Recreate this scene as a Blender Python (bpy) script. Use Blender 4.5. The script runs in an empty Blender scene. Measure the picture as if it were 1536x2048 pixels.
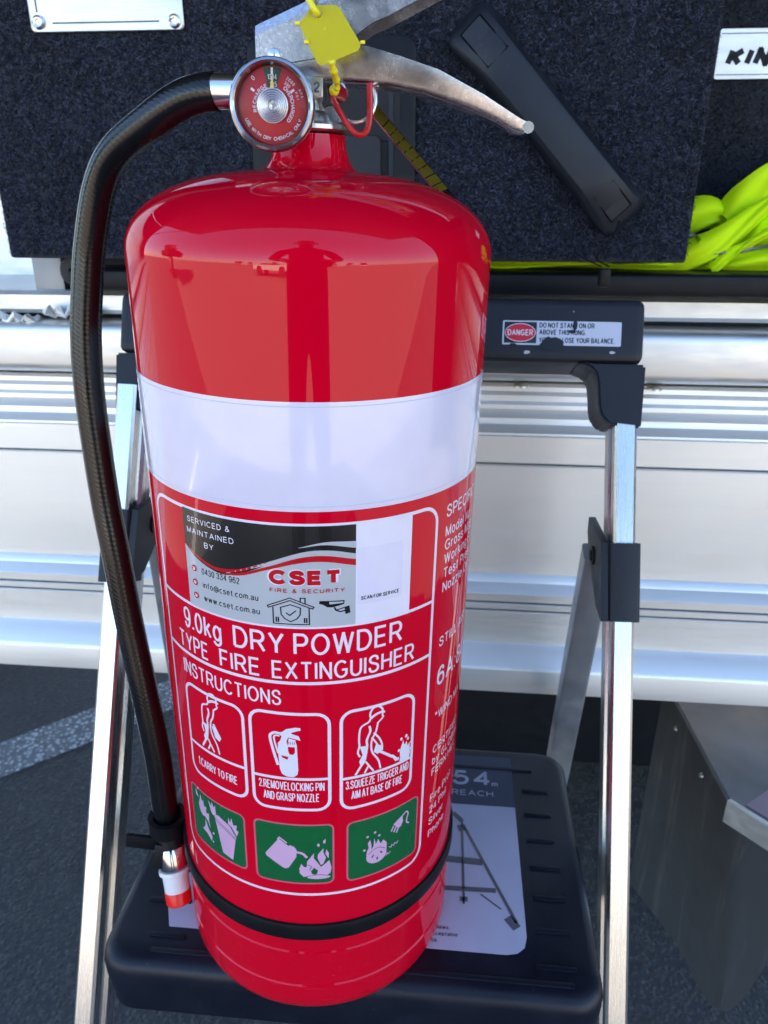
import bpy, bmesh, math, random
from mathutils import Vector, Matrix
from mathutils.geometry import tessellate_polygon
R_ = math.radians
rnd = random.Random(7)
S = bpy.context.scene
COL = S.collection

# ------------------------------------------------------------------ camera
cam_d = bpy.data.cameras.new('camera'); cam = bpy.data.objects.new('camera', cam_d); COL.objects.link(cam)
S.camera = cam
cam.location = (0, 0, 1.0); cam.rotation_euler = (R_(90 - 23), 0, 0)
cam_d.sensor_fit = 'VERTICAL'; cam_d.sensor_height = 36; cam_d.sensor_width = 27
cam_d.lens = 1500 / 2048 * 36
cam_d.clip_start = .02; cam_d.clip_end = 600
cam_d.dof.use_dof = True; cam_d.dof.focus_distance = .335; cam_d.dof.aperture_fstop = 20

# ------------------------------------------------------------------ world, sun, exposure
SUN_EL, SUN_AZ = 54, 12           # sun stands beyond the trailer, a little to the right
W = bpy.data.worlds.new('World'); S.world = W; W.use_nodes = True
nt = W.node_tree; bg = nt.nodes['Background']
sky = nt.nodes.new('ShaderNodeTexSky'); sky.sky_type = 'NISHITA'; sky.sun_disc = False
sky.sun_elevation = R_(SUN_EL); sky.sun_rotation = R_(SUN_AZ); sky.altitude = 50
sky.air_density = 1.0; sky.dust_density = .5; sky.ozone_density = 3.0
nt.links.new(sky.outputs[0], bg.inputs[0]); bg.inputs[1].default_value = .068
sd = bpy.data.lights.new('sun', 'SUN'); so = bpy.data.objects.new('sun', sd); COL.objects.link(so)
sd.energy = 5.0; sd.angle = R_(.5); sd.color = (1, .81, .61)
el, az = R_(SUN_EL), R_(SUN_AZ)
sdir = Vector((math.sin(az) * math.cos(el), math.cos(az) * math.cos(el), math.sin(el)))
so.rotation_euler = sdir.to_track_quat('Z', 'Y').to_euler(); so.location = sdir * 20
vs = S.view_settings
vs.view_transform = 'Standard'; vs.look = 'None'; vs.gamma = 1; vs.exposure = 3.36; vs.use_curve_mapping = False
S.cycles.max_bounces = 8; S.cycles.transparent_max_bounces = 12
S.cycles.caustics_reflective = False; S.cycles.caustics_refractive = False

# ------------------------------------------------------------------ helpers
def obj(name, bm, mat, parent=None, smooth=35, world=False):
    if world and parent is not None:
        bm.transform(parent.matrix_basis.inverted())
    me = bpy.data.meshes.new(name); bm.to_mesh(me); bm.free()
    if mat is not None:
        for m in (mat if isinstance(mat, (list, tuple)) else [mat]): me.materials.append(m)
    if smooth:
        me.shade_smooth(); me.set_sharp_from_angle(angle=R_(smooth))
    o = bpy.data.objects.new(name, me); COL.objects.link(o)
    if parent: o.parent = parent
    return o
def tag(o, label=None, cat=None, group=None, kind=None):
    if label: o['label'] = label
    if cat: o['category'] = cat
    if group: o['group'] = group
    if kind: o['kind'] = kind
    return o
def thing(name, label, cat, matrix=None, group=None):
    o = bpy.data.objects.new(name, None); COL.objects.link(o); o.empty_display_size = .05
    if matrix is not None: o.matrix_basis = matrix
    return tag(o, label, cat, group)
def box(bm, c, s, bev=0, rot=None, seg=2):
    r = bmesh.ops.create_cube(bm, size=1)
    vsx = r['verts']
    M = Matrix.Translation(c) @ (rot.to_4x4() if rot is not None else Matrix()) @ Matrix.Diagonal((s[0], s[1], s[2], 1))
    bmesh.ops.transform(bm, matrix=M, verts=vsx)
    if bev:
        ed = list({e for v in vsx for e in v.link_edges})
        bmesh.ops.bevel(bm, geom=ed, offset=bev, segments=seg, affect='EDGES', profile=.6)
    return bm
def BOX(c, s, bev=0, rot=None, seg=2): return box(bmesh.new(), c, s, bev, rot, seg)
def catmull(pts, n=8):
    P = [Vector(p) for p in pts]; P = [P[0] * 2 - P[1]] + P + [P[-1] * 2 - P[-2]]
    out = []
    for i in range(1, len(P) - 2):
        for k in range(n):
            t = k / n; a, b, c, d = P[i - 1], P[i], P[i + 1], P[i + 2]
            out.append(.5 * ((2 * b) + (c - a) * t + (2 * a - 5 * b + 4 * c - d) * t * t + (3 * b - a - 3 * c + d) * t ** 3))
    out.append(P[-2]); return out
def tube(bm, pts, rad, seg=12, closed=False, caps=True, flat=None):
    P = [Vector(p) for p in pts]; n = len(P); rings = []
    up = None
    for i, p in enumerate(P):
        if closed: t = (P[(i + 1) % n] - P[i - 1])
        else: t = P[min(i + 1, n - 1)] - P[max(i - 1, 0)]
        t.normalize()
        if up is None:
            up = Vector((0, 0, 1)) if abs(t.z) < .9 else Vector((1, 0, 0))
        up = (up - t * up.dot(t)).normalized(); sd_ = t.cross(up)
        r = rad[i] if isinstance(rad, (list, tuple)) else rad
        fa, fb = flat if flat else (1, 1)
        rings.append([bm.verts.new(p + up * math.cos(2 * math.pi * k / seg) * r * fa + sd_ * math.sin(2 * math.pi * k / seg) * r * fb) for k in range(seg)])
    for i in range(n if closed else n - 1):
        a, b = rings[i], rings[(i + 1) % n]
        for k in range(seg): bm.faces.new((a[k], a[(k + 1) % seg], b[(k + 1) % seg], b[k]))
    if caps and not closed:
        bm.faces.new(rings[0][::-1]); bm.faces.new(rings[-1])
    return bm
def lathe(bm, prof, seg=48, M=None, caps=True):
    rings = []
    for r, z in prof:
        rings.append([bm.verts.new((r * math.cos(2 * math.pi * k / seg), r * math.sin(2 * math.pi * k / seg), z)) for k in range(seg)])
    fs = []
    for a, b in zip(rings, rings[1:]):
        for k in range(seg): fs.append(bm.faces.new((a[k], a[(k + 1) % seg], b[(k + 1) % seg], b[k])))
    if caps:
        bm.faces.new(rings[0][::-1]); bm.faces.new(rings[-1])
    if M is not None:
        vsx = [v for r in rings for v in r]; bmesh.ops.transform(bm, matrix=M, verts=vsx)
    return bm
def loft(bm, secs, caps=True, closed=True):
    rings = [[bm.verts.new(p) for p in s] for s in secs]; n = len(rings[0])
    for a, b in zip(rings, rings[1:]):
        for k in range(n if closed else n - 1): bm.faces.new((a[k], a[(k + 1) % n], b[(k + 1) % n], b[k]))
    if caps and closed:
        bm.faces.new(rings[0][::-1]); bm.faces.new(rings[-1])
    bmesh.ops.recalc_face_normals(bm, faces=bm.faces[:])
    return bm
def plate(bm, pts, th, fn, bev=0):
    """outline pts (a,b) -> slab: fn(a,b,depth) for depth 0 and th"""
    n = len(pts)
    f = [bm.verts.new(fn(a, b, 0)) for a, b in pts]; k = [bm.verts.new(fn(a, b, th)) for a, b in pts]
    f1 = bm.faces.new(f); bm.faces.new(k[::-1])
    for i in range(n): bm.faces.new((f[i], k[i], k[(i + 1) % n], f[(i + 1) % n]))
    bmesh.ops.recalc_face_normals(bm, faces=bm.faces[:])
    if bev: bmesh.ops.bevel(bm, geom=list(f1.edges), offset=bev, segments=2, affect='EDGES')
    return bm
def rrect(x0, x1, y0, y1, r, n=6):
    P = []
    for cx, cy, a0 in ((x1 - r, y1 - r, 0), (x0 + r, y1 - r, 90), (x0 + r, y0 + r, 180), (x1 - r, y0 + r, 270)):
        for k in range(n + 1):
            a = R_(a0 + 90 * k / n); P.append((cx + r * math.cos(a), cy + r * math.sin(a)))
    return P
def frame_m(o, x, y, z):
    x, y, z = Vector(x).normalized(), Vector(y).normalized(), Vector(z).normalized()
    return Matrix(((x.x, y.x, z.x, o[0]), (x.y, y.y, z.y, o[1]), (x.z, y.z, z.z, o[2]), (0, 0, 0, 1)))

# monoline sans lettering: centre lines in a box one cap high; "A cx,cy,rx,ry,a0,a1" is an arc, "~" makes the stroke smooth
GLYPHS = {
'A': (.66, '0,0 .33,1 .66,0|.11,.34 .55,.34'), 'B': (.57, '0,0 0,1 .32,1 A.32,.76,.22,.24,90,-90 0,.52|.33,.52 A.33,.26,.24,.26,90,-90 0,0'),
'C': (.66, 'A.36,.5,.36,.5,42,318'), 'D': (.62, '0,0 0,1 .24,1 A.26,.5,.36,.5,90,-90 0,0'), 'E': (.53, '.52,1 0,1 0,0 .53,0|0,.52 .48,.52'), 'F': (.48, '.48,1 0,1 0,0|0,.5 .42,.5'),
'G': (.70, 'A.37,.5,.37,.5,46,322 .67,.46 .40,.46'), 'H': (.58, '0,0 0,1|.58,0 .58,1|0,.52 .58,.52'), 'I': (0, '0,0 0,1'), 'J': (.40, '.40,1 .40,.24 A.2,.22,.2,.22,0,-175'),
'K': (.60, '0,0 0,1|.58,1 0,.36|.20,.55 .61,0'), 'L': (.46, '0,1 0,0 .46,0'), 'M': (.70, '0,0 0,1 .35,.06 .70,1 .70,0'), 'N': (.58, '0,0 0,1 .58,0 .58,1'), 'O': (.74, 'A.37,.5,.37,.5,90,450'),
'P': (.56, '0,0 0,1 .32,1 A.32,.73,.24,.27,90,-90 0,.46'), 'Q': (.74, 'A.37,.5,.37,.5,90,450|.44,.24 .74,-.04'), 'R': (.60, '0,0 0,1 .34,1 A.34,.74,.23,.26,90,-90 0,.48|.32,.48 .60,0'),
'S': (.57, '~.53,.72 .48,.92 .29,1 .10,.93 .03,.76 .12,.60 .30,.52 .48,.43 .56,.26 .48,.07 .28,0 .08,.06 0,.28'), 'T': (.60, '0,1 .60,1|.30,1 .30,0'), 'U': (.58, '0,1 0,.30 A.29,.30,.29,.30,180,360 .58,1'),
'V': (.64, '0,1 .32,0 .64,1'), 'W': (.90, '0,1 .23,0 .45,.98 .67,0 .90,1'), 'X': (.62, '0,0 .60,1|0,1 .62,0'), 'Y': (.62, '0,1 .31,.45 .62,1|.31,.45 .31,0'), 'Z': (.56, '.02,1 .56,1 0,0 .57,0'),
'0': (.48, 'A.24,.5,.24,.5,90,450'), '1': (.26, '0,.76 .16,.85 .26,1 .26,0'), '2': (.48, '~.02,.72 .06,.92 .24,1 .42,.92 .45,.72 .34,.48 .14,.26 0,0|0,0 .48,0'),
'3': (.48, '~.02,.78 .10,.95 .24,1 .40,.92 .43,.75 .34,.58 .18,.54|~.18,.54 .38,.48 .47,.28 .38,.06 .22,0 .06,.07 0,.26'), '4': (.52, '.38,0 .38,1 0,.30 .52,.30'),
'5': (.48, '.44,1 .10,1 .05,.52|~.05,.52 .22,.63 .42,.55 .48,.33 .40,.08 .22,0 .06,.07 0,.26'), '6': (.48, '~.44,.78 .36,.96 .24,1 .08,.86 0,.50 .04,.14 .22,0 .42,.08 .48,.30 .40,.54 .22,.62 .06,.52 0,.34'), '7': (.46, '0,1 .46,1 .24,.5 .14,0'),
'8': (.48, 'A.24,.77,.20,.23,90,450|A.24,.27,.24,.27,90,450'), '9': (.48, '~.03,.22 .12,.03 .24,0 .40,.14 .48,.50 .44,.86 .26,1 .06,.92 0,.70 .08,.46 .26,.38 .42,.48 .48,.66'),
'a': (.44, '~.02,.54 .10,.69 .22,.72 .36,.68 .42,.54 .42,.30 .46,0|~.42,.42 .20,.38 .04,.30 .0,.16 .08,.02 .20,0 .36,.08 .42,.22'), 'b': (.46, '0,0 0,1|A.23,.36,.23,.36,180,540'),
'c': (.42, 'A.23,.36,.23,.36,46,314'), 'd': (.46, '.46,0 .46,1|A.23,.36,.23,.36,0,360'), 'e': (.46, '0,.38 .46,.38 A.23,.36,.23,.36,4,318'), 'f': (.28, '~.30,.98 .18,.99 .12,.86 .12,.72|.12,.86 .12,0|0,.70 .27,.70'),
'g': (.46, '.46,.72 .46,-.04 A.23,-.04,.23,.24,0,-165|A.23,.36,.23,.36,0,360'), 'h': (.42, '0,0 0,1|0,.44 A.21,.44,.21,.28,180,0 .42,0'), 'i': (0, '0,0 0,.72|0,.92 0,1'), 'j': (.1, '.1,.72 .1,-.2|.1,.92 .1,1'), 'k': (.40, '0,0 0,1|.38,.72 0,.28|.14,.42 .41,0'),
'l': (0, '0,0 0,1'), 'm': (.70, '0,0 0,.72|0,.46 A.175,.46,.175,.26,180,0 .35,0|.35,.46 A.525,.46,.175,.26,180,0 .70,0'), 'n': (.42, '0,0 0,.72|0,.44 A.21,.44,.21,.28,180,0 .42,0'), 'o': (.48, 'A.24,.36,.24,.36,90,450'),
'p': (.46, '0,-.28 0,.72|A.23,.36,.23,.36,180,540'), 'q': (.46, '.46,-.28 .46,.72|A.23,.36,.23,.36,0,360'), 'r': (.24, '0,0 0,.72|~0,.44 .08,.66 .24,.70'), 's': (.40, '~.37,.54 .30,.69 .18,.72 .06,.66 .04,.52 .16,.41 .30,.34 .39,.20 .32,.04 .18,0 .05,.05 0,.20'),
't': (.26, '~.12,.95 .12,.18 .16,.02 .27,.02|0,.70 .26,.70'), 'u': (.42, '.42,.72 .42,0|0,.72 0,.26 A.21,.26,.21,.26,180,360'), 'v': (.42, '0,.72 .21,0 .42,.72'), 'w': (.64, '0,.72 .16,0 .32,.70 .48,0 .64,.72'), 'x': (.42, '0,0 .41,.72|0,.72 .42,0'), 'y': (.42, '0,.72 .22,0|.42,.72 .20,-.10 .12,-.25 0,-.26'), 'z': (.40, '.02,.72 .38,.72 0,0 .40,0'),
'.': (.0, '0,-.01 0,.10'), ',': (.04, '.04,.08 0,-.14'), ':': (.0, '0,.0 0,.11|0,.6 0,.71'), '*': (.3, '.15,.6 .15,1|0,.7 .3,.9|.3,.7 0,.9'), '@': (.86, 'A.43,.40,.43,.52,-50,290|A.42,.40,.19,.24,0,360|~.63,.62 .60,.24 .70,.16 .80,.30'),
'&': (.64, '~.64,.0 .22,.60 .14,.80 .26,1 .40,.86 .34,.66 .10,.42 0,.22 .10,.03 .26,0 .44,.10 .58,.42')}
def glyph_lines(ch):
    w, d_ = GLYPHS[ch]; out = []
    for sub in d_.split('|'):
        sm = sub.startswith('~'); pts = []
        for tok in sub.lstrip('~').split():
            if tok[0] == 'A':
                cx, cy, rx, ry, a0, a1 = map(float, tok[1:].split(',')); n = max(6, int(abs(a1 - a0) / 16))
                for k in range(n + 1):
                    a = R_(a0 + (a1 - a0) * k / n); p = (cx + rx * math.cos(a), cy + ry * math.sin(a))
                    if not pts or (abs(p[0] - pts[-1][0]) + abs(p[1] - pts[-1][1])) > .02: pts.append(p)
            else: pts.append(tuple(map(float, tok.split(','))))
        if sm: pts = [(p.x, p.y) for p in catmull([(a, b, 0) for a, b in pts], 4)]
        out.append(pts)
    return w, out

# ---- flat print: outlines, strokes and lettering in (a, b) millimetres, then laid on a surface
class Print:
    def __init__(s): s.bm = bmesh.new()
    def poly(s, *loops):
        L = [[Vector((a, b, 0)) for a, b in l] for l in loops]
        v = [s.bm.verts.new(p) for l in L for p in l]
        for t in tessellate_polygon(L):
            try: s.bm.faces.new([v[i] for i in t])
            except ValueError: pass
        return s
    def rect(s, x0, x1, y0, y1): return s.poly([(x0, y0), (x1, y0), (x1, y1), (x0, y1)])
    def disc(s, x, y, r, ry=None, n=20, rot=0):
        ry = ry or r; c, q = math.cos(rot), math.sin(rot)
        return s.poly([(x + r * math.cos(t) * c - ry * math.sin(t) * q, y + r * math.cos(t) * q + ry * math.sin(t) * c) for t in [2 * math.pi * k / n for k in range(n)]])
    def ring(s, x, y, r0, r1, n=40):
        f = lambda r: [(x + r * math.cos(2 * math.pi * k / n), y + r * math.sin(2 * math.pi * k / n)) for k in range(n)]
        return s.band(f(r0), f(r1), True)
    def band(s, A, B, closed=False):
        va = [s.bm.verts.new((a, b, 0)) for a, b in A]; vb = [s.bm.verts.new((a, b, 0)) for a, b in B]; n = len(va)
        for i in range(n if closed else n - 1):
            try: s.bm.faces.new((va[i], va[(i + 1) % n], vb[(i + 1) % n], vb[i]))
            except ValueError: pass
        return s
    def stroke(s, pts, w, closed=False, curve=0):
        if curve: pts = [(p.x, p.y) for p in catmull([(a, b, 0) for a, b in pts], curve)]
        P = [Vector((a, b)) for a, b in pts]; n = len(P); A, B = [], []
        for i in range(n):
            p0 = P[i - 1] if (i or closed) else P[i]; p1 = P[(i + 1) % n] if (i < n - 1 or closed) else P[i]
            d0 = (P[i] - p0); d1 = (p1 - P[i])
            d0 = d0.normalized() if d0.length else d1.normalized(); d1 = d1.normalized() if d1.length else d0
            t = (d0 + d1); t = t.normalized() if t.length > 1e-6 else d0
            nn = Vector((-t.y, t.x)); k = 1 / max(.5, nn.dot(Vector((-d1.y, d1.x))))
            A.append(tuple(P[i] + nn * w / 2 * k)); B.append(tuple(P[i] - nn * w / 2 * k))
        return s.band(A, B, closed)
    def text(s, t, a0, b0, cap, width=None, align='L', bold=0, rot=0, shear=0, space=1):
        """bold adds to the stroke weight (share of the cap height)"""
        wt = .130 + bold * 3.2; pen = 0; ls = []; gap = .145 * space + wt * .5
        for ch in t:
            if ch == ' ': pen += .34 * space; continue
            w, L = glyph_lines(ch)
            for l in L: ls.append([(pen + x + wt / 2, wt / 2 + y * (1 - wt)) for x, y in l])
            pen += w + wt + (gap - wt * .5)
        pen -= (gap - wt * .5); sx = width / pen if width else cap; ww = pen * sx
        off = {'L': 0, 'C': -ww / 2, 'R': -ww}[align]; c, q = math.cos(rot), math.sin(rot)
        sw = wt * cap * (min(1, sx / cap) ** .5)
        for l in ls:
            P = [((x + shear * y) * sx + off, y * cap) for x, y in l]; P = [Vector((a0 + x * c - y * q, b0 + x * q + y * c)) for x, y in P]
            run = [P[0]]
            for i in range(1, len(P)):
                run.append(P[i])
                sharp = i < len(P) - 1 and (P[i] - P[i - 1]).length > 1e-6 and (P[i + 1] - P[i]).length > 1e-6 and (P[i] - P[i - 1]).angle(P[i + 1] - P[i]) > .8
                if i == len(P) - 1 or sharp:        # a sharp corner ends one stroke and starts the next, each run on by half its weight
                    r = [tuple(p) for p in run]
                    e0 = (run[1] - run[0]).normalized() * sw * .42 if run[0] is not P[0] else Vector((0, 0)); e1 = (run[-1] - run[-2]).normalized() * sw * .42 if sharp else Vector((0, 0))
                    r[0] = tuple(run[0] - e0); r[-1] = tuple(run[-1] + e1); s.stroke(r, sw); run = [P[i]]
        return s
    def arc_text(s, t, cx, cy, r, a0, a1, cap, inward=False, bold=0):
        n = len(t)
        for i, ch in enumerate(t):
            if ch == ' ': continue
            a = R_(a0 + (a1 - a0) * i / (n - 1))
            rot = a + math.pi / 2 if inward else a - math.pi / 2
            s.text(ch, cx + r * math.cos(a), cy + r * math.sin(a), cap, None, 'C', bold, rot)
        return s
    def cut(s, axis, step):
        cs = [v.co[axis] for v in s.bm.verts]
        if not cs: return s
        k = math.floor(min(cs) / step) + 1; no = [0, 0, 0]; no[axis] = 1
        while k * step < max(cs):
            co = [0, 0, 0]; co[axis] = k * step
            bmesh.ops.bisect_plane(s.bm, geom=s.bm.verts[:] + s.bm.edges[:] + s.bm.faces[:], plane_co=co, plane_no=no, dist=1e-4)
            k += 1
        return s
    def lay(s, name, mat, parent, fn, out=None):
        for v in s.bm.verts: v.co = fn(v.co.x, v.co.y)
        s.bm.normal_update()
        if out is not None:
            fl = [f for f in s.bm.faces if f.normal.dot(out(f.calc_center_median())) < 0]
            bmesh.ops.reverse_faces(s.bm, faces=fl)
        o = obj(name, s.bm, mat, parent, smooth=0)
        if 'lettering' in name or name in ('scuff', 'torn_patch', 'icon_detail', 'pictogram_detail'): o['kind'] = 'stuff'
        return o
# ------------------------------------------------------------------ materials
class N:
    def __init__(s, name):
        s.m = bpy.data.materials.new(name); s.m.use_nodes = True; s.t = s.m.node_tree
        s.p = s.t.nodes['Principled BSDF']; s.o = s.t.nodes['Material Output']
    def n(s, ty, **kw):
        x = s.t.nodes.new(ty)
        for k, v in kw.items():
            if k.startswith('i_'): x.inputs[k[2:].replace('_', ' ')].default_value = v
            else: setattr(x, k, v)
        return x
    def l(s, a, b): s.t.links.new(a, b)
    def coord(s, scale=(1, 1, 1), kind='Object'):
        c = s.n('ShaderNodeTexCoord'); m = s.n('ShaderNodeMapping'); m.inputs['Scale'].default_value = scale
        s.l(c.outputs[kind], m.inputs['Vector']); return m.outputs[0]
    def noise(s, vec, sc, det=3, rough=.55, dist=0):
        x = s.n('ShaderNodeTexNoise'); x.inputs['Scale'].default_value = sc; x.inputs['Detail'].default_value = det
        x.inputs['Roughness'].default_value = rough; x.inputs['Distortion'].default_value = dist
        s.l(vec, x.inputs['Vector']); return x.outputs['Fac']
    def ramp(s, fac, *st):
        x = s.n('ShaderNodeValToRGB'); e = x.color_ramp.elements
        while len(e) < len(st): e.new(.5)
        for k, (p, c) in enumerate(st):
            e[k].position = p; e[k].color = (*c, 1) if len(c) == 3 else c
        s.l(fac, x.inputs[0]); return x.outputs[0]
    def mix(s, fac, a, b):
        x = s.n('ShaderNodeMix', data_type='RGBA')
        for k, v in ((0, fac), (6, a), (7, b)):
            if hasattr(v, 'is_output'): s.l(v, x.inputs[k])
            else: x.inputs[k].default_value = v if k == 0 else (*v, 1)
        return x.outputs[2]
    def bump(s, h, strength=.3, dist=.001):
        x = s.n('ShaderNodeBump'); x.inputs['Strength'].default_value = strength; x.inputs['Distance'].default_value = dist
        s.l(h, x.inputs['Height']); s.l(x.outputs[0], s.p.inputs['Normal'])
    def set(s, base=None, rough=None, metal=None, coat=None, coat_r=None, spec=None, sheen=None):
        for k, v in (('Base Color', base), ('Roughness', rough), ('Metallic', metal), ('Coat Weight', coat), ('Coat Roughness', coat_r), ('Specular IOR Level', spec), ('Sheen Weight', sheen)):
            if v is None: continue
            if hasattr(v, 'is_output'): s.l(v, s.p.inputs[k])
            else: s.p.inputs[k].default_value = (*v, 1) if k == 'Base Color' else v
        return s.m
def g3(v): return (v, v, v)
def plain(name, base, rough=.5, metal=0, coat=0, var=.12, sc=40, bump=0, bsc=400, spec=.5):
    n = N(name); v = n.coord(); f = n.noise(v, sc, 4)
    lo = tuple(c * (1 - var) for c in base); hi = tuple(min(1, c * (1 + var)) for c in base)
    col = n.ramp(f, (.3, lo), (.7, hi))
    rr = n.ramp(n.noise(v, sc * 1.7, 3), (.3, g3(max(0, rough * .85))), (.7, g3(min(1, rough * 1.15))))
    if bump: n.bump(n.noise(v, bsc, 2), bump, .0006)
    return n.set(col, rr, metal, coat, .03, spec)

def m_red():
    n = N('red_enamel'); v = n.coord()
    sx = n.n('ShaderNodeSeparateXYZ'); n.l(v, sx.inputs[0])
    low = n.ramp(sx.outputs['Z'], (.0, g3(1)), (.085, g3(.0)))                 # the skirt is the scuffed part
    scr = n.noise(n.coord((70, 70, 420)), 1.0, 6, .8, 2.2); spk = n.noise(v, 700, 2, .6)
    a = n.n('ShaderNodeMath', operation='MULTIPLY'); n.l(low, a.inputs[0]); n.l(n.ramp(scr, (.60, g3(0)), (.66, g3(.55))), a.inputs[1])
    dust = n.ramp(spk, (.74, g3(0)), (.80, g3(.22)))
    col = n.mix(a.outputs[0], (.68, .0004, .018), (.80, .10, .14)); col = n.mix(dust, col, (.70, .16, .18))
    n.bump(n.noise(v, 24, 3, .5), .035, .0015)
    n.p.inputs['Coat IOR'].default_value = 1.5
    n.l(n.ramp(n.noise(v, 55, 5, .7), (.35, g3(.008)), (.8, g3(.06))), n.p.inputs['Coat Roughness'])
    n.set(col, n.ramp(n.noise(v, 30, 4), (.3, g3(.16)), (.75, g3(.26))), 0, .75, None, .0); return n.m
def m_print(name, base, rough=.22, coat=.6):
    n = N(name); v = n.coord(); f = n.noise(v, 60, 3)
    return n.set(n.ramp(f, (.3, tuple(c * .95 for c in base)), (.7, base)), rough, 0, coat, .03, .5)
def m_brushed(name, base=.78, r0=.26, r1=.42, stretch=(1.5, 60, 60), warm=0):
    n = N(name); v = n.coord(stretch); f = n.noise(v, 9, 6, .7)
    big = n.noise(n.coord((.8, 3, 3)), 2.2, 4)
    col = n.mix(n.ramp(big, (.35, g3(0)), (.75, g3(1))), (base * .86, base * .85, base * .82), (base, base * (1 - warm * .3), base * (1 - warm)))
    n.bump(f, .10, .0006)
    return n.set(col, n.ramp(f, (.3, g3(r0)), (.7, g3(r1))), 1)
def m_chrome():
    n = N('worn_chrome'); v = n.coord(); fine = n.noise(v, 1100, 4, .7, .4); scr = n.noise(n.coord((240, 700, 1300)), 1.0, 5, .8, 1.5)
    pit = n.noise(v, 560, 4, .75); zone = n.noise(v, 60, 3, .6)
    n.bump(fine, .09, .0003)
    col = n.mix(n.ramp(pit, (.36, g3(0)), (.56, g3(1))), (.56, .52, .53), (.70, .67, .68))
    a = n.n('ShaderNodeMath', operation='MULTIPLY'); n.l(n.ramp(pit, (.58, g3(0)), (.63, g3(1))), a.inputs[0]); n.l(n.ramp(zone, (.42, g3(0)), (.62, g3(1))), a.inputs[1])
    col = n.mix(a.outputs[0], col, (.92, .90, .90)); col = n.mix(n.ramp(scr, (.66, g3(0)), (.71, g3(.8))), col, (.92, .91, .91))
    return n.set(col, n.ramp(zone, (.35, g3(.20)), (.7, g3(.34))), 1)
def scuffed(name, base, rough, spec):
    n = N(name); v = n.coord(); f = n.noise(v, 30, 4); s1 = n.noise(n.coord((40, 300, 300)), 1.0, 6, .8, 2.5); s2 = n.noise(n.coord((260, 50, 200)), 1.0, 6, .8, 2.0); dust = n.noise(v, 420, 3, .7)
    col = n.ramp(f, (.3, tuple(c * .8 for c in base)), (.7, tuple(c * 1.25 for c in base)))
    col = n.mix(n.ramp(s1, (.66, g3(0)), (.72, g3(.28))), col, (.20, .21, .23)); col = n.mix(n.ramp(s2, (.67, g3(0)), (.73, g3(.22))), col, (.16, .17, .19)); col = n.mix(n.ramp(dust, (.66, g3(0)), (.76, g3(.20))), col, (.22, .21, .20))
    n.bump(n.noise(v, 1000, 2), .18, .0006)
    return n.set(col, n.ramp(f, (.3, g3(rough * .85)), (.7, g3(rough * 1.2))), 0, spec=spec)
def m_carpet():
    n = N('carpet_backing'); v = n.coord()
    f = n.noise(v, 520, 6, .8, 1.6); c = n.noise(v, 18, 3)
    col = n.mix(n.ramp(c, (.3, g3(0)), (.7, g3(1))), (.012, .013, .018), (.018, .020, .028))
    n.bump(f, .9, .004)
    return n.set(col, .95, 0, sheen=.15)
def m_asphalt():
    n = N('asphalt'); v = n.coord()
    vo = n.n('ShaderNodeTexVoronoi', feature='F1'); vo.inputs['Scale'].default_value = 140; n.l(v, vo.inputs['Vector'])
    sp = n.noise(v, 240, 4, .7); big = n.noise(v, 1.6, 5, .6)
    st = n.ramp(vo.outputs['Color'], (.15, (.024, .025, .028)), (.6, (.043, .044, .047)), (.95, (.105, .105, .105)))
    col = n.mix(n.ramp(sp, (.4, g3(0)), (.65, g3(1))), (.026, .027, .029), st)
    col = n.mix(n.ramp(big, (.35, g3(.0)), (.7, g3(.55))), col, (.062, .061, .060))
    n.bump(n.ramp(vo.outputs['Distance'], (.0, g3(1)), (.6, g3(0))), .7, .004)
    return n.set(col, .85)
def m_linepaint():
    n = N('worn_road_paint'); v = n.coord()
    vo = n.n('ShaderNodeTexVoronoi', feature='F1'); vo.inputs['Scale'].default_value = 110; n.l(v, vo.inputs['Vector'])
    h = n.n('ShaderNodeMath', operation='MULTIPLY_ADD'); n.l(n.noise(v, 45, 6, .75), h.inputs[0]); h.inputs[1].default_value = 1.0
    n.l(vo.outputs['Distance'], h.inputs[2])
    a = n.ramp(h.outputs[0], (.70, g3(.95)), (1.15, g3(.28)))
    n.l(a, n.p.inputs['Alpha'])
    return n.set((.60, .60, .60), .8)
def m_lens():
    n = N('gauge_lens'); t = n.t
    tr = n.n('ShaderNodeBsdfTransparent'); gl = n.n('ShaderNodeBsdfGlossy'); gl.inputs['Roughness'].default_value = .03
    fr = n.n('ShaderNodeFresnel'); fr.inputs['IOR'].default_value = 1.22
    mx = n.n('ShaderNodeMixShader'); n.l(fr.outputs[0], mx.inputs[0]); n.l(tr.outputs[0], mx.inputs[1]); n.l(gl.outputs[0], mx.inputs[2])
    n.l(mx.outputs[0], n.o.inputs['Surface']); return n.m
def m_hose():
    n = N('hose_rubber'); v = n.coord((1, 1, 1))
    w = n.n('ShaderNodeTexWave', wave_type='BANDS', bands_direction='DIAGONAL'); w.inputs['Scale'].default_value = 210
    w.inputs['Distortion'].default_value = 3; w.inputs['Detail'].default_value = 2; n.l(v, w.inputs['Vector'])
    n.bump(w.outputs['Fac'], .075, .0006)
    return n.set((.006, .006, .007), n.ramp(n.noise(v, 50, 3), (.3, g3(.15)), (.7, g3(.28))), 0, 0, .08, .42)
def m_flap():
    n = N('mud_flap_rubber'); v = n.coord((30, 30, 2.2)); f = n.noise(v, 1.6, 5, .65); b = n.noise(n.coord(), 14, 4)
    col = n.mix(n.ramp(f, (.55, g3(0)), (.78, g3(.7))), (.110, .110, .112), (.30, .28, .25))
    return n.set(col, n.ramp(b, (.3, g3(.5)), (.7, g3(.8))))
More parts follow.
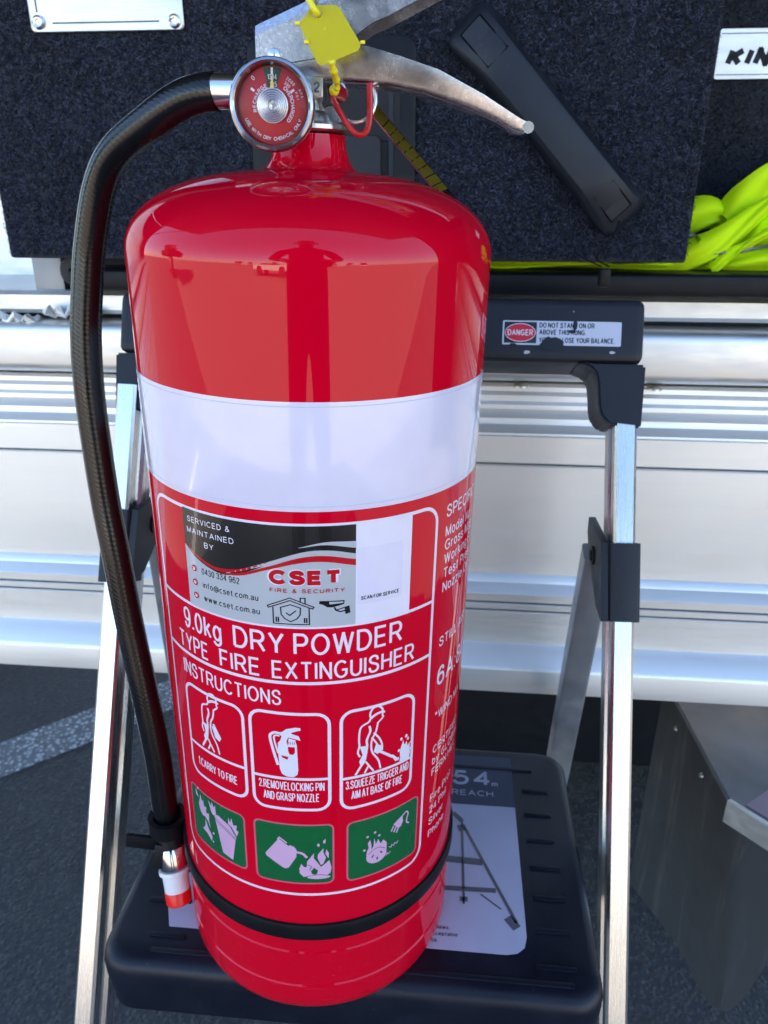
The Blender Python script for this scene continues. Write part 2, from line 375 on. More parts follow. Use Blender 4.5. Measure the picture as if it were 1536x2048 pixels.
M = dict(
    red=m_red(), white=m_print('white_print', (.86, .79, .88)), band=m_print('white_vinyl', (.82, .745, .87), .2, .8),
    black_print=m_print('black_print', (.012, .011, .011)), red_print=m_print('red_print', (.56, .004, .012)),
    green=m_print('green_print', (.008, .125, .035)), pink=m_print('pale_pink_print', (.72, .42, .62)),
    rose=m_print('rose_outline_print', (.75, .12, .19)), silver_print=m_print('silver_foil_print', (.50, .50, .52), .3, .4),
    grey_print=m_print('grey_print', (.16, .16, .17)),
    chrome=m_chrome(), steel=plain('bright_steel', (.72, .72, .72), .16, 1, var=.08), cast=plain('cast_zinc', (.55, .55, .54), .34, 1, var=.15, sc=200, bump=.25, bsc=600),
    hose=m_hose(), blackpl=plain('black_plastic', (.007, .007, .009), .45, spec=.2, var=.2, sc=60, bump=.12, bsc=900),
    cap=scuffed('charcoal_plastic', (.012, .014, .020), .46, .35),
    tread=scuffed('dark_blue_black_plastic', (.006, .008, .016), .40, .35),
    yellow=plain('yellow_tag_plastic', (.99, .84, .020), .36, var=.04), alu=m_brushed('anodised_aluminium', .80, .22, .34, (60, 60, 1.5)),
    tray=m_brushed('brushed_aluminium', .95, .46, .62, warm=.07), tray_raw=m_brushed('raw_aluminium_tube', .84, .42, .62, (3, 12, 12), warm=.10),
    plate=m_brushed('engraved_plate', .62, .34, .5, (3, 60, 60)), carpet=m_carpet(),
    fib1=plain('navy_fibre', (.022, .027, .048), .9, spec=.2), fib2=plain('grey_blue_fibre', (.074, .083, .125), .9, spec=.2), fib3=plain('black_fibre', (.008, .009, .014), .9, spec=.15),
    asphalt=m_asphalt(), paint=m_linepaint(), lens=m_lens(), flap=m_flap(),
    hivis=plain('fluorescent_cloth', (.70, .99, .004), .75, var=.06, sc=25, bump=.8, bsc=60, spec=.2), reflect=plain('grey_reflective_tape', (.20, .21, .23), .45, .3),
    tether=plain('red_plastic_tether', (.52, .012, .012), .3), nozzle_white=plain('white_nozzle_plastic', (.82, .80, .80), .3, var=.05),
    nozzle_red=plain('red_nozzle_cap', (.90, .008, .008), .3, var=.05), dial_red=m_print('dial_red', (.50, .006, .014), .3, 0), dial_green=m_print('dial_green', (.030, .060, .022), .3, 0),
    needle=plain('needle_yellow', (.80, .60, .16), .3), tape_yellow=m_print('tag_yellow', (.13, .095, .007), .35, .2),
    blue_print=m_print('slate_blue_print', (.045, .06, .10), .4, .1), pale_print=m_print('pale_sticker', (.60, .62, .72), .4, .2),
    darkgrey=plain('dark_painted_steel', (.012, .012, .014), .5, spec=.25), canopy=plain('canopy_paint', (.05, .05, .055), .4),
    skin=plain('skin', (.45, .27, .19), .5), shirt=plain('navy_shirt', (.015, .018, .03), .85), trousers=plain('dark_trousers', (.014, .014, .018), .85),
    hair=plain('dark_hair', (.012, .009, .007), .6), carpaint=plain('white_car_paint', (.75, .75, .74), .25, coat=.6, var=.03), glass=plain('dark_car_glass', (.01, .012, .014), .06),
    tyre=plain('tyre_rubber', (.015, .015, .016), .8), bark=plain('bark', (.10, .075, .055), .9), leaf=plain('leaf_green', (.045, .075, .022), .7, var=.4, sc=3),
    wood=plain('weathered_pole_wood', (.16, .12, .09), .85), redplastic=plain('red_plastic', (.55, .012, .02), .4), zinc=plain('zinc_bolt', (.5, .48, .42), .35, 1),
    bezel=plain('grey_gauge_bezel', (.30, .31, .34), .14, .9, coat=.5), leg=plain('dull_grey_aluminium', (.50, .51, .52), .45, .8, sc=30), galv=plain('dull_galvanised_sheet', (.26, .27, .28), .5, .7, var=.25, sc=9),
    apron=plain('pale_bounce_ground', (.120, .112, .101), .9, var=.10, sc=6),
    ringsteel=plain('satin_ring_steel', (.85, .85, .85), .35, 1),
    seamblack=plain('seam_gap_shade', (.002, .002, .002), .9, spec=.05),
    oval=m_print('sticker_red', (.62, .012, .03), .4, .1), pink_tape=m_print('faded_red_tape', (.50, .34, .34), .35, .2),
)

# ------------------------------------------------------------------ setting: ground, worn line
bm = bmesh.new(); bmesh.ops.create_grid(bm, x_segments=2, y_segments=2, size=250)
tag(obj('ground', bm, M['asphalt'], smooth=0), kind='structure')
bm = bmesh.new(); bm.faces.new([bm.verts.new(p) for p in ((-120, -62, .004), (120, -62, .004), (120, -1.45, .004), (-120, -1.45, .004))])  # pale sheet added behind the camera to bounce sunlight onto the tray side
tag(obj('added_pale_apron', bm, M['apron'], smooth=0), kind='structure')
bm = bmesh.new(); d = Vector((.80, .60, 0)); pn = Vector((-.60, .80, 0)); c0 = Vector((-.735, 1.134, .004))
v = [bm.verts.new(c0 + d * a + pn * b) for a, b in ((-2.5, -.052), (2.5, -.052), (2.5, .052), (-2.5, .052))]; bm.faces.new(v)
tag(obj('painted_line', bm, M['paint'], smooth=0), 'worn white paint line on the dark asphalt', kind='structure')

# ------------------------------------------------------------------ trailer tray (own frame: x along the tray, y away from the camera)
ANG = -math.atan(.0926)
TM = Matrix.Translation((0, .74, 0)) @ Matrix.Rotation(ANG, 4, 'Z')
trailer = thing('trailer', 'aluminium tray trailer with ribbed drop side behind the step ladder', 'trailer', TM)
X0, X1 = -1.7, 1.5
def extrude_x(name, prof, mat, parent=trailer, x0=X0, x1=X1, smooth=25):
    return obj(name, loft(bmesh.new(), [[(x, y, z) for y, z in prof] for x in (x0, x1)]), mat, parent, smooth)
B = .012   # face datum
def face(*pts): return [(B - d_, z) for d_, z in pts]
extrude_x('upper_rib_profile', [(B + .02, .826), (B - .0005, .826), (B - .0035, .8230), (B - .0040, .8185), (B - .0075, .8150), (B - .0080, .8095), (B - .0110, .8065), (B - .0115, .8035),
    (B - .0090, .8032), (B - .0090, .8015), (B - .0175, .7945), (B - .0180, .7895), (B - .0185, .7885), (B - .0270, .7820), (B - .0275, .780), (B + .02, .780)], M['tray'])
extrude_x('side_plank', [(B + .02, .7797), (B - .0260, .7797), (B - .0275, .7785), (B - .0275, .7515), (B - .0260, .7503), (B + .02, .7503)], M['tray'])
extrude_x('side_plank', [(B + .02, .7485), (B - .0260, .7485), (B - .0275, .7473), (B - .0275, .6265), (B - .0330, .6215), (B - .0342, .6190), (B - .0440, .6115), (B - .0450, .6105), (B - .0450, .6020), (B - .0440, .6012), (B + .02, .6012)], M['tray'])
extrude_x('side_plank', [(B + .02, .5990), (B - .0440, .5990), (B - .0450, .5982), (B - .0450, .5925), (B - .0440, .5918), (B + .02, .5918)], M['tray'])
extrude_x('side_plank', [(B + .02, .5898), (B - .0440, .5898), (B - .0450, .5890), (B - .0450, .5510), (B - .0500, .5465), (B - .0670, .5350), (B - .0685, .5325), (B - .0690, .5310), (B - .0690, .5040), (B - .0670, .5030), (B + .02, .5030)], M['tray'])
bm = bmesh.new()
tz0, tz1 = .8315, .8815
extrude_x('top_tube', [(p[0], p[1]) for p in rrect(-.012, .040, tz0, tz1, .010, 4)], M['tray_raw'])
extrude_x('deck', [(.012, .888), (.010, .892), (.010, .906), (.014, .910), (1.6, .910), (1.6, .888)], M['tray_raw'])
extrude_x('side_backing', [(B + .020, .50), (B + .020, .886), (B + .030, .886), (B + .030, .50)], M['darkgrey'])
extrude_x('upstand', [(.165, .910), (.165, 1.35), (.170, 1.35), (.170, .910)], M['tray_raw'], x0=-1.6, x1=-.372)
obj('stake_post', BOX((-.343, .035, .920), (.032, .03, .072), .004), M['galv'], trailer)
for zx, zz, w_ in ((-.385, .8835, .035), (-.312, .8905, .028)):      # weld beads at the foot of the post
    b2 = bmesh.new(); tube(b2, [(zx - w_ + 2 * w_ * k / 14, .0 - .004 * math.sin(k * 1.7), zz + .004 * math.sin(k * 2.3)) for k in range(15)], [.004 + .002 * math.sin(k * 2.1) for k in range(15)], 8)
    obj('weld_bead', b2, M['tray_raw'], trailer)
for bx in (-.06, .135, .262, -.24):
    b2 = bmesh.new(); lathe(b2, [(.0001, .004), (.004, .0035), (.007, .0015), (.0072, 0)], 14, Matrix.Translation((bx, -.004, .8262)), caps=False)
    obj('rivet', b2, M['zinc'], trailer)
obj('under_tray_dark_block', BOX((.34, .62, .265), (.72, .50, .45), .02), M['darkgrey'], trailer)  # added block, stands in for the blackness under the tray
obj('mirrored_dark_panel', BOX((1.15, -.20, 1.25), (.03, .36, 1.5), .006), M['canopy'], trailer)  # unseen dark panel, added so the cylinder mirrors a dark column
obj('chassis_rail', BOX((0, .40, .44), (3.0, .05, .10), .004), M['darkgrey'], trailer)
# canopy over the drawers, with its side door swung up above the ladder
obj('canopy_roof', BOX((-.1, 1.0, 1.97), (3.0, 1.9, .04), .01), M['canopy'], trailer)
obj('canopy_wall', BOX((-.1, 1.93, 1.42), (3.0, .03, 1.05), .005), M['canopy'], trailer)
obj('canopy_wall', BOX((1.40, 1.0, 1.42), (.03, 1.84, 1.05), .005), M['canopy'], trailer)
obj('canopy_wall', BOX((-1.62, 1.0, 1.42), (.03, 1.84, 1.05), .005), M['canopy'], trailer)
obj('canopy_door', BOX((-.10, -.42, 2.14), (2.95, 1.02, .03), .008, Matrix.Rotation(R_(-16), 3, 'X')), M['canopy'], trailer)
for x_ in (-1.50, 1.30):
    b2 = bmesh.new(); tube(b2, [(x_, .02, 1.55), (x_, -.55, 2.14)], .011, 10); obj('gas_strut', b2, M['darkgrey'], trailer)
for x_ in (-1.60, 1.385): obj('canopy_post', BOX((x_, .06, 1.42), (.05, .05, 1.05), .004), M['canopy'], trailer)
# mudguard and flap under the tray
mg = thing('mudguard', 'grey metal mudguard corner below the tray with reflective tape and hanging rubber flap', 'mudguard')
GDir = Vector((.608, -.794, 0)); g0 = Vector((.359, .600, 0)); g1 = g0 + GDir * .17; gn = Vector((.794, .608, 0))
gt = plate(bmesh.new(), [(.3665, .925), (g0.x, g0.y), (g1.x, g1.y), (.72, g1.y), (.72, .925)], .007, lambda a, b, d_: (a, b, .420 - d_)); bmesh.ops.bevel(gt, geom=gt.edges[:], offset=.0015, segments=2, affect='EDGES')
obj('guard_top', gt, M['galv'], mg)
b2 = plate(bmesh.new(), [(g0.x + .0005, g0.y), (g1.x, g1.y), (g1.x - gn.x * .006, g1.y - gn.y * .006), (g0.x - gn.x * .006, g0.y - gn.y * .006 + .001)], .030, lambda a, b, d_: (a, b, .4235 - d_)); bmesh.ops.bevel(b2, geom=b2.edges[:], offset=.0012, segments=2, affect='EDGES')
obj('guard_lip', b2, M['tray_raw'], mg)
q0, q1 = g0 + GDir * .014 + gn * .006, g1 + gn * .006
obj('reflective_strip', plate(bmesh.new(), [(q0.x, q0.y), (q1.x, q1.y), (q1.x + gn.x * .040, q1.y + gn.y * .040), (q0.x + gn.x * .040 + .006, q0.y + gn.y * .040)], .0012, lambda a, b, d_: (a, b, .4213 - d_)), M['pink_tape'], mg)
b2 = bmesh.new(); rows = []
NU, NV = 40, 18
for j in range(NV + 1):
    t = j / NV; z = .412 - t * .245; row = []
    for i in range(NU + 1):
        s_ = i / NU
        # along the guard's side, round the corner, then a short return facing the camera that narrows downwards
        cx_, cy_ = .362 + .008 * t * t, .602 - .048 * t; wr = .085 * (1 - t) ** .8 + .008; cn = Vector((cx_, cy_, 0))
        ctl = [Vector((.367 - .010 * t, .815 - .02 * t, 0)), Vector((.362 + .014 * t, .70 - .02 * t, 0)), Vector((cx_ + .002, cy_ + .045, 0)), cn + GDir * (.010 * (1 - t) + .002), cn + GDir * wr * .55, cn + GDir * wr + Vector((.004, 0, 0))]
        if i == 0: crv = catmull(ctl, 8)
        q_ = s_ * (len(crv) - 1); k_ = min(int(q_), len(crv) - 2); p = crv[k_].lerp(crv[k_ + 1], q_ - k_)
        zz = z - .090 * (1 - min(s_ / .6, 1)) * t
        row.append(b2.verts.new((p.x, p.y, zz)))
    rows.append(row)
for a, b in zip(rows, rows[1:]):
    for k in range(NU): b2.faces.new((a[k], a[k + 1], b[k + 1], b[k]))
bmesh.ops.solidify(b2, geom=b2.faces[:], thickness=.005)
bmesh.ops.recalc_face_normals(b2, faces=b2.faces[:])
obj('mud_flap', b2, M['flap'], mg, 60)
for y_, in ((.735,), (.655,)):
    b2 = bmesh.new(); lathe(b2, [(.0001, .003), (.0025, .0026), (.0038, 0)], 12, Matrix.Translation((.3545, y_, .402)) @ Matrix.Rotation(R_(-90), 4, 'Y'), caps=False); obj('bolt', b2, M['zinc'], mg)

# ------------------------------------------------------------------ carpeted drawers
def pile(name, parent, x0, x1, z0, z1, y, count, seed):
    r = random.Random(seed); V, F, MI = [], [], []
    for k in range(count):
        x = r.uniform(x0, x1); z = r.uniform(z0, z1); L = r.uniform(.0018, .0052); a = r.uniform(0, 6.283); w = r.uniform(.00010, .00026)
        bend = r.uniform(-1.4, 1.4); lift = r.uniform(.0003, .0022); px, pz = x, z; i0 = len(V)
        for s_ in range(4):
            t = s_ / 3; ca, sa = math.cos(a + bend * t), math.sin(a + bend * t)
            yy = y - .0004 - lift * math.sin(t * 2.6 + .25)
            V.append((px - sa * w, yy, pz + ca * w)); V.append((px + sa * w, yy - .00005, pz - ca * w))
            px += ca * L / 3; pz += sa * L / 3
        dens = .5 + .28 * math.sin(x * 41 + 3 * math.sin(z * 23)) * math.sin(z * 37 + 2 * math.sin(x * 17)); m_ = (1 if r.random() < .34 else 0) if r.random() < .35 + .4 * dens else 2
        for s_ in range(3):
            b_ = i0 + 2 * s_; F.append((b_, b_ + 1, b_ + 3, b_ + 2)); MI.append(m_)
    me = bpy.data.meshes.new(name); me.from_pydata(V, [], F); me.materials.append(M['fib1']); me.materials.append(M['fib2']); me.materials.append(M['fib3'])
    me.polygons.foreach_set('material_index', MI); me.update()
    o = bpy.data.objects.new(name, me); COL.objects.link(o); o.parent = parent; o['kind'] = 'stuff'; return o
def make_drawer(label, x0, x1, z0, z1, yf, depth, count, seed):
    t = thing('drawer', label, 'drawer', TM, 'carpeted storage drawers')
    obj('front_panel', BOX(((x0 + x1) / 2, yf + .015, (z0 + z1) / 2), (x1 - x0, .03, z1 - z0), .003), M['carpet'], t)
    obj('carcass', BOX(((x0 + x1) / 2, yf + .0305 + depth / 2, (z0 + z1) / 2 + .008), (x1 - x0 - .03, depth, z1 - z0 - .035), .002), M['carpet'], t)
    pile('carpet_pile', t, x0 + .002, x1 - .002, z0 + .003, min(z1, 1.20), yf, count, seed)
    return t
YF = -.04
dr = make_drawer('black carpeted drawer front, pulled out behind the extinguisher, with black latch and diagonal handle', -.344, .2640, .9450, 1.26, YF, .9, 105000, 1)
dr2 = make_drawer('black carpeted drawer at right with silver KIN plate, closed further back', .305, .86, .9450, 1.26, .12, .75, 34000, 2)
def on(y): return lambda a, b: Vector((a / 1000, y, b / 1000))
def yplate(pts, y, th, bev=.0008): return plate(bmesh.new(), [(a / 1000, b / 1000) for a, b in pts], -th, lambda a, b, d_: (a, y + d_, b), 0)
def slab(name, pts, y, th, mat, parent, bev=.0006):
    """rounded slab on a drawer front, back at y, proud by th"""
    b_ = bmesh.new(); n = len(pts); cx = sum(p[0] for p in pts) / n; cy = sum(p[1] for p in pts) / n
    k = [(cx + (a - cx) * .985, cy + (b - cy) * .985) for a, b in pts]
    secs = [[(a / 1000, y, b / 1000) for a, b in pts], [(a / 1000, y - th + bev, b / 1000) for a, b in pts], [(a / 1000, y - th, b / 1000) for a, b in k]]
    return obj(name, loft(b_, secs), mat, parent, 30)
# latch
lt = slab('latch', rrect(-108, 30, 985, 1116, 12), YF - .0005, .004, M['blackpl'], dr)
lt['label'] = 'black plastic paddle latch behind the valve'
slab('latch_recess', rrect(-96, 17, 1040, 1104, 6), YF - .0046, .0006, M['darkgrey'], lt)
slab('paddle', rrect(-80, 2, 1000, 1044, 5), YF - .0046, .007, M['cap'], lt)
slab('trim_strip', rrect(8, 12, 992, 1100, 1.5), YF - .0046, .0016, M['cap'], lt)
# name plate, top left
np_ = slab('name_plate', rrect(-287, -158, 1122, 1190, 4), YF - .0022, .0022, M['plate'], dr)
Print().rect(-268, -178, 1127.6, 1128.8).rect(-280.6, -279.4, 1136, 1180).lay('engraved_line', M['black_print'], np_, on(YF - .00460), lambda c: Vector((0, -1, 0)))
for x_, z_ in ((-280, 1129), (-165.5, 1128)):
    b2 = bmesh.new(); RM = Matrix.Translation((x_ / 1000, YF - .0044, z_ / 1000)) @ Matrix.Rotation(R_(90), 4, 'X')
    lathe(b2, [(.0054, 0), (.0050, .0013), (.0036, .0020), (.0022, .0016), (.0018, .0004), (.0001, .0004)], 24, RM, caps=False); obj('rivet', b2, M['steel'], np_)
# diagonal grab handle (loft along its length)
hd0, hd1 = Vector((73, 0, 1119.5)), Vector((203, 0, 985)); ax = (hd1 - hd0).normalized(); nn_ = Vector((-ax.z, 0, ax.x))
Lh = (hd1 - hd0).length; secs = []
for t, w, pr in ((-.05, 11, 2), (-.04, 15, 5), (-.025, 17.5, 8.5), (0, 18.6, 12), (.05, 18.3, 16), (.10, 17.8, 19), (.15, 17.2, 21), (.22, 16.8, 22.5), (.5, 16.4, 23.5), (.78, 16.8, 22.5), (.85, 17.2, 21), (.90, 17.8, 19), (.95, 18.3, 16), (1.0, 18.6, 12), (1.025, 17.5, 8.5), (1.04, 15, 5), (1.05, 11, 2)):
    c = hd0 + ax * Lh * t; s_ = []
    for w_, p_ in ((-1, 0), (-1, .55), (-.93, .8), (-.80, .96), (-.72, 1), (.55, 1), (.72, .94), (.93, .62), (1, .42), (1, 0)):
        q = c + nn_ * w * 1.13 * w_; s_.append((q.x / 1000, YF - .001 - pr * p_ / 1000, q.z / 1000))
    secs.append(s_)
gh = obj('grab_handle', loft(bmesh.new(), secs), M['cap'], dr, 28); gh['label'] = 'black plastic handle mounted diagonally on the carpet'
for t0, t1 in ((-.005, .165), (.86, .995)):                         # screw covers at both ends
    q = []
    for t, w in ((t0, -10.5), (t1, -10.5), (t1, 9), (t0, 9)):
        p = hd0 + ax * Lh * t + nn_ * w; tt = min(max(t if t < .5 else 1 - t, 0), .2)
        q.append(Vector((p.x / 1000, YF - .001 - (.0136 + (.0222 - .0136) * min(1, tt / .2)) - .0004, p.z / 1000)))
    sm = bmesh.new(); tube(sm, q, .0007, 6, closed=True); obj('seam', sm, M['seamblack'], gh)  # black bead put in for the shade of the gap round the cover
    b2 = bmesh.new(); f_ = [b2.verts.new(p) for p in q]; g_ = [b2.verts.new(p + Vector((0, .0014, 0))) for p in q]
    b2.faces.new(f_); b2.faces.new(g_[::-1])
    for i in range(4): b2.faces.new((f_[i], g_[i], g_[(i + 1) % 4], f_[(i + 1) % 4]))
    bmesh.ops.recalc_face_normals(b2, faces=b2.faces[:]); bmesh.ops.bevel(b2, geom=b2.edges[:], offset=.0004, segments=1, affect='EDGES')
    obj('screw_cover', b2, M['cap'], gh, 20)
# KIN plate
kp = slab('name_plate', rrect(307, 420, 1101, 1143, 2), .1180, .0022, M['plate'], dr2)
Print().rect(309, 420, 1104.5, 1105.4).rect(309, 420, 1138.4, 1139.3).lay('engraved_line', M['black_print'], kp, on(.11565), lambda c: Vector((0, -1, 0)))
Print().text('KIN', 315, 1111.5, 16.0, 40, bold=.062, shear=.30).lay('lettering', M['darkgrey'], kp, on(.11560), lambda c: Vector((0, -1, 0)))
# black slide frame edge below the drawers
sl = thing('slide_rail', 'long black metal slide rail lying under the carpeted drawer', 'rail', TM)
extrude_x('rail_body', rrect(-.022, .03, .9140, .9345, .005, 3), M['blackpl'], sl, -.300, 1.2)
b2 = bmesh.new(); lathe(b2, [(.0001, -.012), (.012, -.012), (.014, -.010), (.014, .010), (.012, .012), (.0001, .012)], 24, Matrix.Translation((-.300, .0, .931)) @ Matrix.Rotation(R_(90), 4, 'X'), caps=False)
obj('end_roller', b2, M['cap'], sl)

# ------------------------------------------------------------------ hi-vis vest, crumpled in the tray
vest = thing('hi_vis_vest', 'crumpled fluorescent yellow green vest stuffed beside the carpeted drawer', 'vest', TM)
def fold(bm, path, width, bulge, n=18, m=12, seed=0):
    r = random.Random(seed); P = catmull(path, 6); L = len(P); rows = []
    for i, p in enumerate(P):
        t = (P[min(i + 1, L - 1)] - P[max(i - 1, 0)]).normalized(); side = t.cross(Vector((0, -1, 0))).normalized(); u = i / (L - 1)
        w = width * (.55 + .45 * math.sin(math.pi * min(1, u * 1.1 + .08))); row = []
        for k in range(m + 1):
            s_ = k / m * 2 - 1; hgt = bulge * math.sqrt(max(0, 1 - s_ * s_ * .92)) * (.7 + .3 * math.sin(3 * u + seed)) + .0025 * math.sin(s_ * 5 + u * 6 + seed)
            row.append(bm.verts.new(p + side * w * s_ + Vector((0, -hgt, 0)) + Vector((0, 0, .002 * math.sin(7 * u + 3 * s_ + seed)))))
        rows.append(row)
    for a, b in zip(rows, rows[1:]):
        for k in range(m): bm.faces.new((a[k], a[k + 1], b[k + 1], b[k]))
bm = bmesh.new()
for path, w, b_, sdx in (
    ([(.262, .075, .958), (.285, .06, .978), (.312, .06, .980), (.326, .07, .962)], .016, .022, 1),
    ([(.250, .05, .930), (.278, .03, .944), (.305, .02, .958), (.338, .03, .984), (.372, .05, 1.005)], .0135, .026, 2),
    ([(.318, .06, .975), (.336, .05, .994), (.360, .05, 1.018), (.395, .06, 1.025)], .018, .028, 3),
    ([(.275, .055, .958), (.262, .05, .944), (.250, .05, .935)], .013, .018, 4),
    ([(.290, .045, .936), (.325, .03, .940), (.375, .03, .948), (.42, .04, .955)], .011, .024, 5),
    ([(.330, .05, .955), (.352, .04, .968), (.385, .045, .985)], .012, .020, 6),
    ([(.345, .09, .985), (.40, .09, 1.0), (.46, .10, .99)], .035, .03, 7),
    ([(.085, .03, .9385), (.14, .02, .9393), (.20, .015, .9390), (.27, .02, .9385)], .0040, .012, 8),
    ([(.300, .02, .934), (.312, .012, .946), (.326, .008, .958), (.344, .012, .968)], .0060, .018, 9),
    ([(.268, .03, .936), (.282, .02, .948), (.288, .02, .962)], .0055, .016, 10),
    ([(.352, .02, .938), (.366, .012, .952), (.374, .015, .970)], .0065, .018, 11)):
    fold(bm, [Vector(p) for p in path], w, b_, seed=sdx)
bmesh.ops.recalc_face_normals(bm, faces=bm.faces[:])
obj('cloth', bm, M['hivis'], vest, 60)
for path in ([(.258, .020, .9605), (.280, .022, .9645), (.300, .026, .9635)], [(.300, .012, .9475), (.330, .010, .9530), (.372, .014, .9620)]):
    bm = bmesh.new(); fold(bm, [Vector(p) for p in path], .0022, .006, seed=2); obj('reflective_band', bm, M['reflect'], vest, 60)
# ------------------------------------------------------------------ red crate beyond, under the left end of the tray
rc = thing('red_crate', 'red plastic crate glimpsed on the asphalt beneath the left end of the tray', 'crate')
obj('crate_wall', BOX((-1.12, 1.80, .10), (.42, .30, .20), .012), M['redplastic'], rc); obj('rim', BOX((-1.12, 1.80, .212), (.45, .33, .024), .008), M['redplastic'], rc)

# ------------------------------------------------------------------ step ladder
lx = Vector((.9935, -.1138, 0)); lz0 = Vector((-.0, .3907, .9205)); ly = lz0.cross(lx).normalized(); lz = lx.cross(ly).normalized()
LO = Vector((-.008, .590, .927)); LM = frame_m(LO, lx, ly, lz)
ladder = thing('step_ladder', 'folding aluminium step ladder with black plastic top and tread holding the extinguisher', 'ladder', LM)
lrot = LM.to_3x3()
def rail_between(name, a, b, w, dep, mat, groove=True):
    a, b = Vector(a), Vector(b); z = (b - a).normalized(); x = (lx - z * lx.dot(z)).normalized(); y = z.cross(x)
    if y.y < 0: y = -y
    # channel section: front face, rounded corners, grooved sides
    s = [(-w / 2 + .002, 0), (w / 2 - .002, 0), (w / 2, .002), (w / 2, dep * .30), (w / 2 - .003, dep * .34), (w / 2 - .003, dep * .58), (w / 2, dep * .62), (w / 2, dep), (-w / 2, dep),
         (-w / 2, dep * .62), (-w / 2 + .003, dep * .58), (-w / 2 + .003, dep * .34), (-w / 2, dep * .30), (-w / 2, .002)]
    secs = [[p + x * u + y * v for u, v in s] for p in (a, b)]
    return obj(name, loft(bmesh.new(), secs), mat, ladder, 30, world=True)
LB, LT = Vector((-.2665, .2220, 0.012)), Vector((-.2030, .583, .862)); RB, RT = Vector((.1645, .183, .012)), Vector((.1800, .5450, .862))
rail_between('front_rail', LB, LT, .0160, .040, M['alu']); rail_between('front_rail', RB, RT, .0160, .040, M['alu'])
# rear legs
for a, b in (((.177, .552, .722), (.202, .743, .012)), ((-.197, .590, .732), (-.245, .780, .012))):
    a, b = Vector(a), Vector(b); z = (b - a).normalized(); x = (lx - z * lx.dot(z)).normalized(); y = z.cross(x); y = y if y.y > 0 else -y
    obj('rear_leg', loft(bmesh.new(), [[p + x * u + y * v for u, v in rrect(-.012, .012, 0, .022, .003, 3)] for p in (a, b)]), M['leg'], ladder, 30, world=True)
for p in (LB, RB): obj('foot', BOX(p + Vector((0, .016, .008)), (.026, .05, .036), .004), M['cap'], ladder, world=True)
for p in ((.202, .754, .012), (-.245, .791, .012)): obj('foot', BOX(Vector(p) + Vector((0, 0, .008)), (.034, .034, .036), .004), M['cap'], ladder, world=True)
obj('rear_brace', BOX((-.022, .757, .10), (.43, .012, .03), .002, Matrix.Rotation(ANG, 3, 'Z')), M['alu'], ladder, world=True)
# top cap (ladder frame: x across, y back, z along the rails)
prof = [(.0015, 0), (.0, -.003), (.0, -.044), (.002, -.046), (.055, -.046), (.060, -.040), (.060, -.004), (.054, .0015), (.010, .0015), (.004, .0012)]
pr_end = lambda sx: 1
b2 = BOX((0, .030, -.0215), (.404, .060, .047), .007, seg=4); cap_o = obj('top_cap', b2, M['cap'], ladder, 30)
for sgn, xx in ((-1, -.1905), (1, .1900)):
    b2 = bmesh.new(); w_ = .0145
    pts = [(-sgn * .036, -.0455), (-sgn * .030, -.0466), (-sgn * .0250, -.0490), (-sgn * .0215, -.0530), (-sgn * .0200, -.060), (-sgn * .0185, -.078), (-sgn * .016, -.085), (-sgn * .010, -.0905), (sgn * .013, -.0925), (sgn * .0145, -.0455)]
    plate(b2, [(xx + a, b) for a, b in pts], .050, lambda a, b, d_: (a, .0025 + d_, b)); bmesh.ops.bevel(b2, geom=b2.edges[:], offset=.0018, segments=2, affect='EDGES')
    obj('rail_collar', b2, M['cap'], ladder, 30)
# danger sticker on the cap's front face
dk = thing if False else None
def onc(a, b, dpt=-.00035): return Vector((a / 1000, dpt, b / 1000))
DX0, DX1, DZ0, DZ1 = 98.5, 185.0, -33.5, -15.5
st = Print().poly(rrect(DX0, DX1, DZ0, DZ1, 1.0, 3)).lay('danger_sticker', M['pale_print'], ladder, onc, lambda c: Vector((0, -1, 0)))
L2 = lambda a, b: onc(a, b, -.00055); L3 = lambda a, b: onc(a, b, -.00075); L4 = lambda a, b: onc(a, b, -.00095)
UPY = lambda c: Vector((0, -1, 0))
Print().rect(DX0 + 1.2, DX0 + 25, DZ0 + 1.2, DZ1 - 1.0).lay('sticker_black_field', M['black_print'], st, L2, UPY)
Print().disc(DX0 + 13, (DZ0 + DZ1) / 2, 11.4, 6.9, 32).lay('sticker_white_oval', M['white'], st, L3, UPY)
Print().disc(DX0 + 13, (DZ0 + DZ1) / 2, 10.9, 6.4, 32).lay('sticker_red_oval', M['oval'], st, L4, UPY)
Print().text('DANGER', DX0 + 13, (DZ0 + DZ1) / 2 - 2.3, 4.6, 18.6, 'C', .012).lay('danger_lettering', M['white'], st, lambda a, b: onc(a, b, -.00115), UPY)
tp = Print()
for k, (s_, w_) in enumerate((('DO NOT STAND ON OR', 40), ('ABOVE THIS RUNG.', 34), ('YOU MAY LOSE YOUR BALANCE.', 55))):
    tp.text(s_, DX0 + 27, DZ1 - 5.2 - (0, 5.1, 10.9)[k], 4.0, w_, bold=.016)
tp.lay('sticker_lettering', M['black_print'], st, L2, UPY)
sp = Print()                                                        # torn patches where the cap shows through
def blob(P, x, z, rx, rz, seed, n=26):
    r = random.Random(seed); P.poly([(x + rx * (1 + .30 * (r.random() - .5)) * math.cos(2 * math.pi * k / n), z + rz * (1 + .4 * (r.random() - .5)) * math.sin(2 * math.pi * k / n)) for k in range(n)])
blob(sp, DX0 + 37, DZ0 + .8, 8.5, 5.4, 3); blob(sp, DX0 + 53, DZ1 - 3.0, 1.6, 4.2, 5); blob(sp, DX0 + 51, DZ1 - 7.6, 3.0, 1.2, 6); blob(sp, DX0 + 8, DZ0 + .2, 2.6, .8, 8)
sp.lay('torn_patch', M['cap'], st, L3, UPY)
